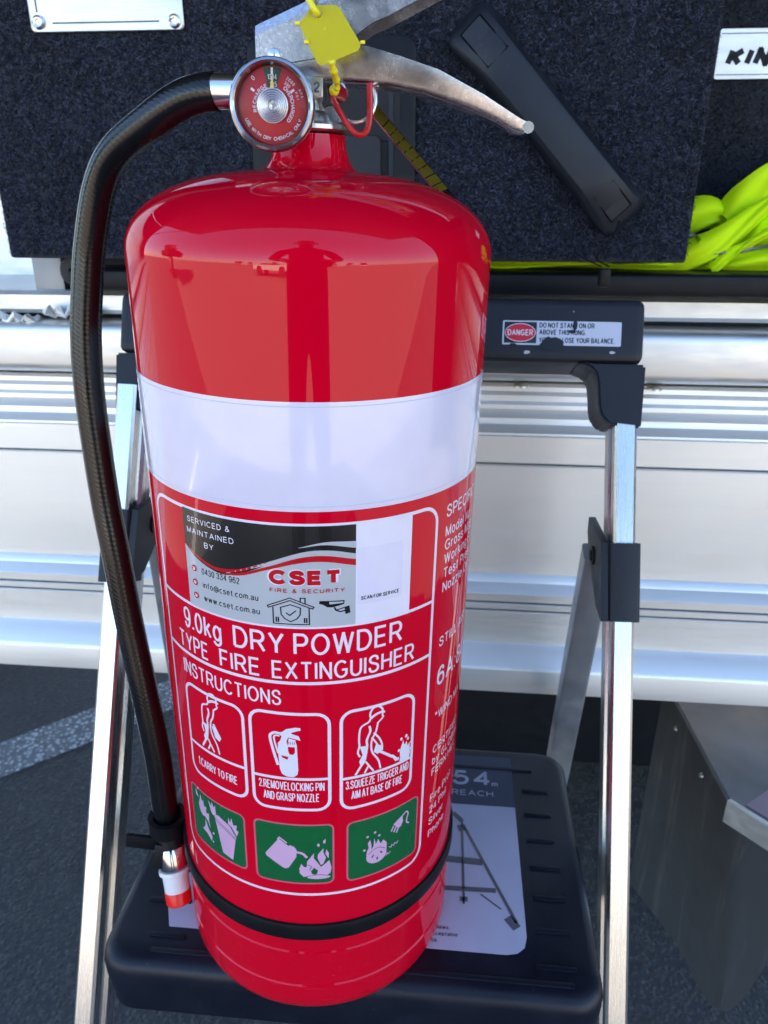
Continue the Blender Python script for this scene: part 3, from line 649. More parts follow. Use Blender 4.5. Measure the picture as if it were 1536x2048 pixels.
sc_ = Print(); blob(sc_, 117, -39, 2.4, 1.3, 11, 12); blob(sc_, 179, -38, 2.2, 1.0, 12, 12); blob(sc_, 150, -8.2, .5, .5, 13, 8)
sc_.lay('scuff', M['silver_print'], cap_o, onc, UPY)
# black joint clamps that carry the rear legs
for (a, b), sg in (((RB, RT), 1), ((LB, LT), -1)):
    z = (b - a).normalized(); x = (lx - z * lx.dot(z)).normalized(); y = z.cross(x); y = y if y.y > 0 else -y
    zc = .735 if sg > 0 else .745; c = a + z * ((zc - a.z) / z.z)
    b2 = bmesh.new()
    secs = [[c + z * h + x * u + y * v for u, v in rrect(-.0115, .0115, -.0035, .030, .003, 3)] for h in (-.029, .029)]
    loft(b2, secs)
    out = [(-.0035, -.029), (.020, -.020), (.056, .022), (.062, .036), (.056, .048), (.0, .029)]
    n0 = -sg * .0115
    f_ = [b2.verts.new(c + x * (n0 - sg * .0002) + y * v + z * h) for v, h in out]; g_ = [b2.verts.new(c + x * (n0 - sg * .0055) + y * v + z * h) for v, h in out]
    b2.faces.new(f_); b2.faces.new(g_[::-1])
    for i in range(6): b2.faces.new((f_[i], g_[i], g_[(i + 1) % 6], f_[(i + 1) % 6]))
    bmesh.ops.recalc_face_normals(b2, faces=b2.faces[:])
    jc = obj('joint_clamp', b2, M['cap'], ladder, 30, world=True)
    pv = c + x * (n0 - sg * .0056) + y * .032 + z * .018
    Mv = frame_m(pv, y, z, -x * sg)
    Mv = ladder.matrix_basis.inverted() @ Mv
    b2 = bmesh.new(); lathe(b2, [(.0075, 0), (.0075, .0015), (.0045, .0015), (.0040, .003), (.0001, .0034)], 18, Mv, caps=False); obj('pivot_rivet', b2, M['darkgrey'], jc)
# tread
TA = ANG; trz = Matrix.Rotation(TA, 3, 'Z'); TC = Vector((-.0150, .4345, .54))
TMx = Matrix.Translation(TC) @ trz.to_4x4()
TW, TD = .330, .232
tread_m = ladder.matrix_basis.inverted() @ TMx
def tr(bm): bm.transform(tread_m); return bm
bm = bmesh.new(); secs = []
for z, ins in ((-.0455, .0045), (-.044, .0015), (-.020, .0), (-.010, .0), (-.004, .0012), (-.0012, .004), (0, .008)):
    secs.append([(a, b, z) for a, b in rrect(-TW / 2 + ins, TW / 2 - ins, -TD / 2 + ins, TD / 2 - ins, .020, 6)])
loft(bm, secs); tread = obj('tread', tr(bm), M['tread'], ladder, 40)
for i, (y0, xs) in enumerate(((-.1035, ((-.13, .145),)), (-.0925, ((-.135, -.11), (.122, .148))), (-.066, ((.125, .148), (-.145, -.115))), (-.040, ((.125, .148), (-.145, -.118))), (-.014, ((.125, .147), (-.145, -.118))), (.012, ((.125, .146), (-.145, -.118))), (.038, ((.125, .146), (-.145, -.118))), (.064, ((.125, .146), (-.145, -.118))), (.088, ((-.13, .135),)))):
    for a, b in xs:
        obj('tread_rib', tr(BOX(((a + b) / 2, y0, .0004), (b - a, .0035, .0016), .0007)), M['tread'], tread)
def ont(dz): return lambda a, b: tread_m @ Vector((a / 1000, b / 1000, dz))
UPT = lambda c: tread_m.to_3x3() @ Vector((0, 0, 1))
SX0, SX1, SY0, SY1 = -134, 118, -86, 102
ts = Print().poly([(SX0 + 10, SY0), (SX1 - 14, SY0), (SX1 - 7, SY0 + 1.6), (SX1 - 2, SY0 + 6), (SX1, SY0 + 14), (SX1, SY1), (SX0, SY1), (SX0, SY0 + 24)]).lay('tread_sticker', M['pale_print'], tread, ont(.00025), UPT)
ts['label'] = 'pale sticker on the tread with a step ladder picture'
Print().rect(SX0, SX1, 44, SY1).lay('sticker_blue_field', M['blue_print'], ts, ont(.00045), UPT)
Print().text('2.54', 42, 66, 17, 58, bold=.012).text('m', 100, 66, 6, bold=.01).text('MAX REACH', 41, 54, 6.2, 60).lay('reach_lettering', M['pale_print'], ts, ont(.00062), UPT)
tt = Print()
for k, s_ in enumerate(('Australian and New Zealand laws,', 'ensure this product is of acceptable', 'quality and is fit for purpose.')): tt.text(s_, 8, -71 - k * 5.0, 3.0)
tt.text('WARNING', -108, -52, 4.0, 24, bold=.02).text('Read all', -106, -58.5, 3.6).text('labels', -106, -64.5, 3.6)
tt.lay('sticker_lettering', M['blue_print'], ts, ont(.00046), UPT)
pic = Print()
for a, b, w_ in (((10, 34), (68, 34), 4.5), ((68, 34), (75, 26), 4), ((75, 28), (76, -50), 1.8), ((76, 22), (112, -62), 2.4), ((10, -10), (90, -13), 6), ((16, 26), (10, -66), 2.2), ((18, -39), (99, -37), 4), ((76, -44), (76, -48), 5.5),
                 ((106, -58), (112, -66), 6.5), ((10, -62), (10, -70), 6), ((74, 22), (76, 16), 6), ((20, -41), (12, -54), 1.2), ((88, -41), (102, -52), 1.2)): pic.stroke([a, b], w_)
pic.lay('sticker_picture', M['grey_print'], ts, ont(.00046), UPT)
# hinge link between tread and rear leg
for a, b in (((.1505, .512, .526), (.1590, .474, .486)),):
    b2 = bmesh.new(); tube(b2, [a, b], .004, 8); obj('hinge_link', b2, M['zinc'], ladder, world=True)
    for p in (a, Vector(a).lerp(Vector(b), .25)):
        b2 = bmesh.new(); bmesh.ops.create_uvsphere(b2, u_segments=12, v_segments=8, radius=.0065, matrix=Matrix.Translation(p)); obj('hinge_rivet', b2, M['zinc'], ladder, world=True)
# ------------------------------------------------------------------ thin black cord from the handle to a toggle on the ladder top
def TP(x, y, z): return TM @ Vector((x, y, z))
cord = thing('cord', 'thin black cord loop hanging from the diagonal handle to a toggle on the ladder top', 'cord')
tg = Vector((.166, .590, .9415))
for pts in ([TP(.205, -.045, .985), TP(.195, -.062, .965), TP(.182, -.075, .952), tg + Vector((.003, 0, .008))], [TP(.158, -.046, 1.000), TP(.160, -.062, .975), TP(.166, -.075, .955), tg + Vector((-.003, 0, .008))]):
    b2 = bmesh.new(); tube(b2, catmull(pts, 6), .0006, 6); obj('strand', b2, M['blackpl'], cord)
obj('toggle', BOX(tg, (.008, .008, .013), .0015), M['blackpl'], cord)

# ------------------------------------------------------------------ fire extinguisher
RC = .0875
EM = Matrix.Translation((-.0449, .3888, .5402)) @ Matrix.Rotation(R_(1.24), 4, 'Y')
ext = thing('fire_extinguisher', 'tall red fire extinguisher with white band standing on the ladder tread', 'extinguisher', EM)
prof = [(.0001, .010), (.060, .006), (.074, .0), (.079, .0), (.083, .0012), (.0860, .0042), (RC, .0095), (RC, .0238), (RC - .0007, .0246), (RC - .0007, .0256), (RC, .0264), (RC, .0524), (RC - .0008, .0532), (RC - .0008, .0546), (RC, .0554)]
prof += [(RC, z) for z in (.12, .2, .3, .38, .43)]
zs, Hd = .434, .036
for k in range(0, 46):
    q = k / 45; aa = 1 - (1 - q) ** 2
    r_ = RC * max(0, 1 - aa ** 2) ** (1 / 2.8)
    if r_ < .0215: break
    prof.append((r_, zs + Hd * aa))
prof += [(.0205, .4712), (.0188, .4735), (.0176, .4765), (.0168, .4800), (.0165, .4848), (.0150, .4853)]
body = obj('cylinder', lathe(bmesh.new(), prof, 256), M['red'], ext, 30)
def wrap(layer):
    r = RC + layer * .00007 + .00006
    return lambda u, z: Vector((r * math.sin(u / 1000 / RC), -r * math.cos(u / 1000 / RC), z / 1000))
OUT = lambda c: Vector((c.x, c.y, 0))
def lay(P, name, mat, layer, parent=body): return P.cut(0, 3.0).lay(name, mat, parent, wrap(layer), OUT)
b2 = bmesh.new(); lathe(b2, [(RC + .00012, .3320), (RC + .00016, .3322), (RC + .00016, .3808), (RC + .00012, .3810)], 256, caps=False); obj('white_band', b2, M['band'], body, 30)
b2 = bmesh.new()
for z_ in (.3342, .3788): lathe(b2, [(RC + .00017, z_), (RC + .00026, z_ + .0001), (RC + .00026, z_ + .0003), (RC + .00017, z_ + .0004)], 256, caps=False)
o_ = obj('film_edge', b2, M['pale_print'], body, 30); o_['kind'] = 'stuff'
# panel outline and rules
P = Print(); LW = 1.7
P.stroke(rrect(-86.5, 71, 100.5, 325.5, 9, 6), LW, closed=True)
P.rect(-86, 70.5, 272.6, 274.2).rect(-86, 70.5, 241.0, 242.7)
lay(P, 'label_outline', M['white'], 0)
P = Print()
P.text('9.0kg', -67.5, 258, 12.0, 26.5).text('DRY', -34, 258, 12.2, 26).text('POWDER', -3.5, 258, 12.2, 54.5)
lay(P, 'title_lettering', M['white'], 0); P = Print()
P.text('TYPE', -74, 244.0, 10.4, 23.5).text('FIRE', -43, 244.0, 10.4, 22.5).text('EXTINGUISHER', -14.5, 244.0, 10.4, 73.5)
lay(P, 'title_lettering', M['white'], 0); P = Print()
P.text('INSTRUCTIONS', -72.5, 228.2, 9.2, 62)
lay(P, 'heading_lettering', M['white'], 0); P = Print()
for s_, u, z, w_ in (('1.CARRY TO FIRE', -66.5, 170.5, 29),):
    P.text(s_, u, z, 5.8, w_, bold=.008)
P.text('2.REMOVELOCKING PIN', -24.3, 174.6, 5.8, 34.5, bold=.008).text('AND GRASP NOZZLE', -22, 167.3, 5.8, 29.5, bold=.008)
P.text('3.SQUEEZE TRIGGER AND', 21.5, 173.5, 5.8, 37, bold=.008).text('AIM AT BASE OF FIRE', 24.5, 166.3, 5.8, 30, bold=.008)
lay(P, 'label_lettering', M['white'], 0)
P = Print(); U = 78.6
for s_, z, c_ in (('SPECIFICATIONS', 316.5, 6.6), ('Model No', 306.0, 5.8), ('Gross Mass', 298.6, 5.8), ('Working Press', 291.0, 5.8), ('Test Pressure', 282.8, 5.8), ('Nozzle Orifice', 274.9, 5.8), ('STILL AIR FI', 242.3, 6.0), ('6A:80B', 217.3, 12.0), ('*WIND MA', 195, 5.6), ('CERTIFIED', 171.8, 5.4), ('by GLOBAL', 163.8, 5.4), ('FERN HILL', 155.8, 5.4), ('Fire Prot', 136.5, 5.4), ('24 Phil', 127.8, 5.4), ('Silver', 118.8, 5.4), ('Phone', 109.2, 5.4)):
    P.text(s_, U, z, c_)
lay(P, 'specification_lettering', M['white'], 0)
# three instruction panels
panels = ((-73.5, -30.8, 163.5, 222.5), (-28.3, 13.8, 162, 223.5), (18.2, 61.2, 160.5, 223.5))
def picto(i):
    x0, x1, z0, z1 = panels[i]; P = Print(); P.stroke(rrect(x0 + .8, x1 - .8, z0, z1, 6.5, 5), 1.7, closed=True)
    fl = z0 + 20.5; P.rect(x0 + 1, x1 - 1, fl - .8, fl + .8); return P, x0, x1, fl
P, x0, x1, fl = picto(0)
def man(P, ox, oz, s, walk=False):
    q = lambda pts: [(ox + a * s, oz + b * s) for a, b in pts]
    P.stroke(q([(3.0, 35), (2.6, 38), (4.2, 41), (7.2, 41.4), (9.2, 39.3), (9.6, 37.4), (10.8, 36.8)]), 1.1, curve=4)      # cap
    P.stroke(q([(3.0, 35), (6.0, 36.8), (9.6, 37.4)]), 1.4, curve=4); P.stroke(q([(9.6, 37.2), (9.4, 35.2), (9.9, 34.2), (8.6, 32.6), (7.2, 31.4)]), .9, curve=4)   # face
    P.stroke(q([(3.0, 35.2), (1.8, 33.0), (-1.8, 31.2), (-3.0, 28), (-3.2, 22), (-3.0, 19), (-3.8, 15), (-2.6, 12)]), 1.0, curve=4)          # back
    P.stroke(q([(7.0, 31.6), (6.4, 28), (5.6, 25), (4.0, 22), (3.4, 18), (4.2, 13), (7.6, 7), (9.0, 1)]), 1.0, curve=4)                      # front
    P.stroke(q([(2.2, 30.5), (2.8, 27), (1.0, 22), (1.2, 18), (.6, 14), (-1.0, 8), (-5.0, .6)]), 1.2, curve=4)
    P.poly(q([(-2.8, 18.6), (1.2, 18.2), (1.4, 14), (.4, 8.0), (-2.0, 5.0), (-3.0, 9), (-1.2, 13)]))
    P.stroke(q([(.6, 8), (2.2, 5.2), (5.0, .6)]), 1.0); P.stroke(q([(2.2, 5.2), (0, .6)]), 1.0)
man(P, -56.5, fl + 1.6, .92)
P.stroke([(-51.2, fl + 21), (-48.0, fl + 15.5), (-46.8, fl + 13.5)], 1.4); P.poly([(-52.6, fl + 19.6), (-50.4, fl + 19.0), (-46.2, fl + 13.6), (-47.6, fl + 11.2), (-50.4, fl + 12.6)])
lay(P, 'carry_pictogram', M['white'], 0)
P, x0, x1, fl = picto(1)
ex = lambda pts: [(-28 + a, fl + b) for a, b in pts]
P.poly(ex([(15.5, 6), (16.5, 3), (19, 1.4), (22.5, 1.2), (24.5, 3), (25, 6), (24.6, 22), (23.6, 25.5), (23.6, 17.2), (22.8, 15.8), (20.8, 15.8), (20.2, 17.4), (20, 20.4), (19.4, 24), (20.4, 26.5), (24.4, 25.6), (26.6, 24.8), (25.6, 27.6), (22.2, 28.8), (21.8, 29.4), (24.6, 30.6), (26.8, 31.2), (26.6, 32.6), (24, 32.8), (19.5, 31.6), (17.4, 29.6), (15.8, 29.2), (15.6, 28.2), (17, 27), (16.4, 24.5), (15, 22.5), (14.8, 18)]))
P.poly(ex([(19.8, 20.6), (24, 20.6), (24, 25), (20.6, 26)]))
P.stroke(ex([(16, 28.6), (13.4, 28.8), (11.4, 27.4), (11, 24.8), (12.4, 17.5), (14.6, 8.4)]), 1.5, curve=4); P.stroke(ex([(16, 27.0), (14.2, 27.2), (13.1, 26.2), (13.2, 23.6), (14.9, 16)]), .9, curve=4)
lay(P, 'pin_pictogram', M['white'], 0)
Print_ = Print(); Print_.poly(ex([(16.4, 15.0), (20.2, 14.2), (19.6, 12.4), (17.0, 13.6)]))
for k in range(4): Print_.rect(-28 + 20.4 + k * 1.0, -28 + 20.7 + k * 1.0, fl + 22.2, fl + 23.8)
lay(Print_, 'pictogram_detail', M['red_print'], 1)
P, x0, x1, fl = picto(2)
man(P, 31.5, fl + .6, 1.0)
P.stroke([(36.2, fl + 26), (39.2, fl + 22), (41.0, fl + 17.5), (41.2, fl + 13.2)], 1.0, curve=4); P.stroke([(35.2, fl + 23.5), (38.6, fl + 17.6)], .9); P.poly([(37.6, fl + 18.4), (41.0, fl + 16.4), (41.0, fl + 12.6), (38.6, fl + 11.8), (36.4, fl + 13.8)])
P.stroke([(40.2, fl + 12.8), (47.6, fl + 6.4)], 1.5); P.poly([(46.8, fl + 7.0), (47.8, fl + 7.8), (51.6, fl + 3.2), (49.6, fl + 2.4)])
P.poly([(52.2, fl + .8), (58.6, fl + .8), (59.2, fl + 4), (58.8, fl + 7.4), (58.6, fl + 11), (57.4, fl + 9.2), (56.4, fl + 12.8), (55.6, fl + 10.8), (54.8, fl + 11.8), (54.2, fl + 14.6), (53.4, fl + 11.6), (52.2, fl + 8.0), (52.6, fl + 4)])
for a, b, r_ in ((51.2, 3.4, .8), (51.6, 8.6, .7), (53.0, 15.6, .75), (56.2, 16.2, .8), (57.4, 14.0, .7), (59.8, 6.6, .7), (59.4, 10.6, .5)): P.disc(a, fl + b, r_, r_ * 1.4, 10)
lay(P, 'aim_pictogram', M['white'], 0)
# three green class panels
greens = ((-78.0, -35.3, 111.5, 150), (-28.0, 14.2, 109.5, 151), (22.8, 66.5, 108.5, 150))
def green(i):
    x0, x1, z0, z1 = greens[i]
    g = lay(Print().poly(rrect(x0, x1, z0, z1, 3.0, 4)), 'class_panel', M['green'], 0)
    lay(Print().stroke(rrect(x0 - .5, x1 + .5, z0 - .5, z1 + .5, 3.4, 4), 1.0, closed=True), 'panel_outline', M['rose'], 1, g); return g, x0, z0
def flame(P, pts): P.poly(pts)
g, x0, z0 = green(0); P = Print(); q = lambda pts: [(x0 + a, z0 + b) for a, b in pts]
P.poly(q([(21.5, 28.6), (24.4, 30.0), (33.6, 26.8), (37.4, 20.6), (36.6, 18.8), (33.8, 2.2), (26.4, 3.6)]))                              # bin
for pts in ([(20.8, 27.8), (19.0, 29.2), (18.2, 32.2), (17.0, 36.4), (19.6, 33.8), (20.0, 37.2), (21.4, 33.8), (22.8, 36.0), (22.8, 31.6), (23.2, 30.0)],
            [(32.0, 28.0), (32.4, 32.8), (33.6, 29.6), (34.6, 33.4), (35.6, 28.8), (38.2, 29.6), (37.4, 26.4), (39.0, 25.6), (38.0, 22.6), (37.6, 21.6), (34.0, 27.2)],
            [(8.2, 23.0), (7.0, 27.4), (8.4, 31), (9.4, 36), (10.8, 31.2), (12.0, 33.4), (12.4, 29), (14.6, 29.4), (14.0, 25.2), (16.6, 26), (16.2, 20.4), (17.2, 15.2), (15.2, 19.8), (12.6, 21.6), (10.4, 21)],
            [(4.6, 33), (5.0, 37.8), (7.4, 31.8)], [(9.4, 10.6), (13.6, 9.6), (17.4, 6.2), (18.2, 10.4), (15.2, 14.2), (12.8, 19.8), (12.0, 14.2)]): P.poly(q(pts))
for a, b, r_ in ((19.4, 13.4, .7), (18.6, 6.6, .6), (7.6, 39.0, .7)): P.disc(x0 + a, z0 + b, r_, r_ * 1.5, 8, -.5)
lay(P, 'bin_fire_pictogram', M['pink'], 1, g)
lay(Print().stroke(q([(22.0, 26.8), (32.6, 22.4), (36.6, 19.2)]), .3).stroke(q([(22.2, 25.4), (32.6, 21.0), (36.4, 18.4)]), .3).stroke(q([(33.4, 26.8), (37.2, 20.2)]), .3), 'pictogram_detail', M['green'], 2, g)
g, x0, z0 = green(1); P = Print(); q = lambda pts: [(x0 + a, z0 + b) for a, b in pts]
P.poly(q([(5.2, 19.0), (5.6, 17.2), (15.2, 10.2), (16.8, 10.0), (18.2, 10.8), (22.6, 19.0), (22.8, 24.2), (21.6, 26.2), (19.4, 27.2), (18.4, 26.6), (13.6, 30.8), (12.6, 30.2)]))
P.stroke(q([(12.6, 30.4), (13.6, 32.0), (17.6, 28.6)]), .9); P.stroke(q([(22.6, 22.6), (26.0, 21.6), (28.4, 18.8)]), 1.5, curve=4)
P.poly(q([(26.4, 4.4), (24.2, 7.0), (24.0, 10.4), (25.2, 14.2), (26.4, 12.0), (28.0, 11.6), (28.4, 16.0), (32.2, 22.0), (32.0, 18.4), (34.2, 14.8), (35.8, 11.8), (38.4, 14.2), (40.4, 16.4), (41.6, 10.8), (41.0, 7.0), (38.6, 4.8), (34.4, 5.6), (32.8, 5.2), (29.6, 5.4)]))
P.poly(q([(34.0, 18.6), (34.4, 21.2), (37.4, 25.4), (37.2, 22.4), (38.6, 18.4), (37.2, 14.2), (35.8, 13.2)])); P.poly(q([(40.0, 17.6), (40.2, 21.6), (38.8, 24.6), (38.4, 21.2)])); P.poly(q([(35.0, 26.4), (35.4, 28.2), (34.4, 29.0), (33.8, 27.4)])); P.poly(q([(38.4, 29.0), (38.6, 32.0), (37.2, 30.6), (37.2, 28.8)]))
P.disc(x0 + 34.6, z0 + 4.2, 6.4, 1.4, 20)
lay(P, 'fuel_fire_pictogram', M['pink'], 1, g)
lay(Print().poly(q([(30.8, 7.0), (30.4, 9.0), (32.2, 11.4), (34.2, 9.2), (33.6, 6.8), (32.2, 6.2)])).stroke(q([(28.6, 5.0), (34.6, 6.2), (40.4, 5.0)]), .3, curve=4).stroke(q([(28.0, 13.6), (30.6, 12.4), (29.6, 9.6)]), .35, curve=3), 'pictogram_detail', M['green'], 2, g)
g, x0, z0 = green(2); P = Print(); q = lambda pts: [(x0 + a, z0 + b) for a, b in pts]
P.disc(x0 + 16.6, z0 + 13.0, 6.2, 5.6, 24)
P.poly(q([(10.4, 14.6), (10.8, 18.2), (11.8, 20.2), (11.2, 24), (12.6, 25.8), (13.4, 21.4), (13.2, 18.6), (14.6, 20.4), (15.0, 26.4), (16.0, 21.4), (17.4, 24.6), (19.0, 20.4), (20.6, 22.8), (22.8, 19.6), (22.8, 14.2), (19.4, 17.8), (15, 18.2)]))
for a, b in ((9.2, 19.4), (11.0, 28.6), (15.4, 30.2), (18.0, 27.0)): P.disc(x0 + a, z0 + b, .8, .8, 8)
P.poly(q([(26.8, 30.4), (29.4, 32.2), (33.0, 34.2), (33.4, 29.4), (32.2, 26.6), (30.2, 26.2)]))
for k in range(3): P.stroke(q([(27.0 + k * 1.7, 29.2 - k * 1.3), (25.6 + k * 1.7, 26.0 - k * 1.3)]), 1.0)
P.stroke(q([(33.0, 33.6), (35.4, 35.2), (37.0, 33.2), (36.0, 29.0), (36.6, 26.6), (38.0, 25.6)]), .9, curve=4)
P.stroke(q([(24.4, 15.4), (25.8, 14.4), (26.2, 16.0), (27.6, 14.8), (28.2, 16.4), (29.6, 15.2), (30.4, 16.8)]), .5); P.stroke(q([(22.6, 9.6), (23.2, 11.6), (24.2, 10.2), (25.4, 11.4)]), .5)
lay(P, 'electric_fire_pictogram', M['pink'], 1, g)
lay(Print().stroke(q([(11.4, 15.4), (14.8, 18.0), (18.4, 18.2), (22.0, 15.8)]), .35, curve=4).disc(x0 + 14.2, z0 + 13.2, .5, 1.3, 10, -.6).disc(x0 + 19.4, z0 + 14.2, .5, 1.3, 10, .6).disc(x0 + 17.0, z0 + 10.6, .5, 1.2, 10), 'pictogram_detail', M['green'], 2, g)
# service sticker
K = 6
b2 = Print().rect(-60.3, 25.8, 273.8, 325.2)
stk = lay(b2, 'service_sticker', M['silver_print'], 3); stk['label'] = 'silver and black service company sticker across the label'
lay(Print().rect(25.82, 54.4, 273.8, 325.6), 'white_sticker', M['white'], 3)
wave = catmull([(-60.3, 306.5, 0), (-52, 300.6, 0), (-42, 297.2, 0), (-34, 297.0, 0), (-22, 301.6, 0), (-8, 308.4, 0), (6, 312.0, 0), (16, 312.2, 0), (25.8, 310.0, 0)], 8)
wl = [(p.x, p.y) for p in wave]
P = Print(); P.band(wl, [(a, 325.2) for a, b in wl]); lay(P, 'black_swoosh', M['black_print'], 4, stk)
up = catmull([(-60.3, 307.2, 0), (-50, 302.0, 0), (-40, 299.6, 0), (-28, 301.4, 0), (-14, 306.8, 0)], 8); lo = catmull([(-60.3, 306.6, 0), (-50, 300.6, 0), (-40, 297.9, 0), (-28, 300.0, 0), (-14, 306.6, 0)], 8)
P = Print(); P.band([(p.x, p.y) for p in up], [(p.x, p.y) for p in lo])
r1 = catmull([(-40, 297.0, 0), (-28, 299.4, 0), (-14, 304.6, 0), (0, 309.6, 0), (12, 310.6, 0), (25.8, 308.0, 0)], 8); r0 = catmull([(-40, 296.9, 0), (-28, 298.0, 0), (-14, 303.0, 0), (0, 307.0, 0), (12, 307.6, 0), (25.8, 304.8, 0)], 8)
P.band([(p.x, p.y) for p in r1], [(p.x, p.y) for p in r0]); lay(P, 'red_swoosh', M['red_print'], 5, stk)
w1 = catmull([(-36, 297.6, 0), (-14, 306.9, 0), (2, 312.6, 0), (14, 313.2, 0), (25.8, 310.8, 0)], 8); w0 = catmull([(-36, 297.4, 0), (-14, 305.4, 0), (2, 311.0, 0), (14, 311.6, 0), (25.8, 309.0, 0)], 8)
P = Print(); P.band([(p.x, p.y) for p in w1], [(p.x, p.y) for p in w0]); lay(P, 'pale_swoosh', M['silver_print'], 5, stk)
g1 = catmull([(0, 314.8, 0), (12, 317.4, 0), (25.8, 317.0, 0)], 8); g0 = catmull([(0, 314.6, 0), (12, 316.0, 0), (25.8, 313.6, 0)], 8)
P = Print(); P.band([(p.x, p.y) for p in g1], [(p.x, p.y) for p in g0]); lay(P, 'grey_swoosh', M['silver_print'], 5, stk)
P = Print()
P.text('SERVICED &', -44.5, 319.0, 2.9, 25, 'C', space=1.5).text('MAINTAINED', -44.0, 313.4, 2.9, 27.5, 'C', space=1.5).text('BY', -44.3, 307.8, 2.9, 5.6, 'C', space=1.5)
lay(P, 'sticker_white_lettering', M['white'], 5, stk)
P = Print(); P.text('0430 334 962', -50.0, 293.2, 3.4, 21.5).text('info@cset.com.au', -50.0, 286.0, 3.3, 30.5).text('www.cset.com.au', -50.0, 278.9, 3.3, 31)
lay(P, 'contact_lettering', M['black_print'], 4, stk)
# house with shield, camera
P = Print()
P.stroke([(-15.2, 286.2), (-4.6, 291.8), (6.4, 286.2), (5.8, 285.0), (-4.6, 290.2), (-14.8, 285.0)], .6, closed=True)
P.stroke([(-12.6, 285.6), (-12.6, 275.2), (4.2, 275.2), (4.2, 285.6)], .6); P.stroke([(.2, 289.6), (.2, 291.8), (2.4, 291.8), (2.4, 288.4)], .6)
P.stroke([(-4.4, 287.6), (.2, 285.6), (.0, 281.2), (-1.6, 278.6), (-4.4, 276.8), (-7.2, 278.6), (-8.8, 281.2), (-9.0, 285.6)], .6, closed=True); P.stroke([(-6.6, 282.4), (-4.8, 280.8), (-1.8, 284.0)], .6)
for x_ in (-11.2, -10.2, 2.0, 3.0): P.rect(x_ - .35, x_ + .35, 276.2, 279.4)
P.poly([(9.0, 290.0), (8.8, 288.2), (10.4, 287.6), (12.6, 285.8), (15.2, 285.6), (20.4, 287.2), (20.6, 289.6), (12.2, 289.8)])
P.stroke([(15.8, 285.6), (16.6, 283.6), (18.4, 282.6), (21.2, 283.0)], .8); P.poly([(20.6, 285.2), (22.8, 286.0), (23.4, 281.4), (21.0, 280.6)]); P.stroke([(16.8, 283.8), (20.8, 285.0)], .6)
for v in P.bm.verts: v.co.y = 275.2 + (v.co.y - 275.2) * .84
lay(P, 'house_and_camera_icon', M['black_print'], 4, stk)
lay(Print().poly([(13.4, 287.0), (20.0, 286.7), (20.0, 286.0), (13.6, 285.6)]), 'camera_highlight', M['silver_print'], 5, stk)
lay(Print().text('CSET', -14.9, 295.4, 8.6, 35.4, bold=.078, space=.15), 'logo_outline', M['white'], 5, stk)
P = Print().text('CSET', -14.2, 295.9, 7.6, 33.8, bold=.050, space=.25).text('FIRE & SECURITY', -13.8, 291.8, 2.1, 34.5, space=1.6, bold=.012)
for z_ in (295.0, 287.6, 280.4): P.disc(-55.0, z_, 1.7)
lay(P, 'sticker_red_lettering', M['red_print'], 6, stk)
P = Print()
for z_ in (295.0, 287.6, 280.4): P.stroke([(-55.9, z_ + .5), (-54.1, z_ + .5)], .35).rect(-55.7, -54.3, z_ - .8, z_ + .1)
lay(P, 'icon_detail', M['white'], 7, stk)
qs = lay(Print().poly(rrect(26.6, 49.6, 283.8, 313.3, 1.6, 4)), 'blank_service_patch', M['band'], 4)
lay(Print().text('SCAN FOR SERVICE', 38.2, 286.2, 2.1, 19.6, 'C', .02), 'patch_lettering', M['black_print'], 5, qs)
# black retaining ring
b2 = bmesh.new(); lathe(b2, [(RC + .00005, .0655), (RC + .0016, .0658), (RC + .0022, .0675), (RC + .0022, .0755), (RC + .0016, .0772), (RC + .00005, .0775)], 160, caps=False); obj('retaining_ring', b2, M['blackpl'], ext, 40)
# valve: collar, stem, block
b2 = bmesh.new(); lathe(b2, [(.0150, .4855), (.0172, .4858), (.0182, .4868), (.0182, .4885), (.0170, .4898), (.0080, .4902)], 64); collar = obj('neck_collar', b2, M['cast'], ext, 40)
b2 = bmesh.new(); lathe(b2, [(.0100, .4900), (.0090, .4925), (.0072, .4945), (.0068, .4985), (.0074, .4990)], 32, Matrix.Translation((0, -.004, 0)))
box(b2, (0, -.004, .5030), (.0150, .020, .0085), .0012); box(b2, (-.004, .002, .500), (.012, .014, .012), .002)
valve = obj('valve_body', b2, M['cast'], ext, 35)
Print().text('2', 4.6, 500.8, 4.2, None, 'C', .02).lay('cast_number', M['grey_print'], valve, lambda a, b: Vector((a / 1000, -.0143, b / 1000)), UPY)
b2 = bmesh.new(); lathe(b2, [(.0045, 0), (.0052, .001), (.0052, .004), (.0045, .005)], 24, Matrix.Translation((.0100, .004, .4925)) @ Matrix.Rotation(R_(90), 4, 'X')); obj('port_plug', b2, M['cast'], valve)
b2 = bmesh.new(); lathe(b2, [(.0072, -.046), (.0075, -.0455), (.0075, -.022), (.0070, -.0215), (.0066, -.005)], 40, Matrix.Translation((0, 0, .5018)) @ Matrix.Rotation(R_(90), 4, 'Y')); obj('hose_ferrule', b2, M['steel'], ext, 35)
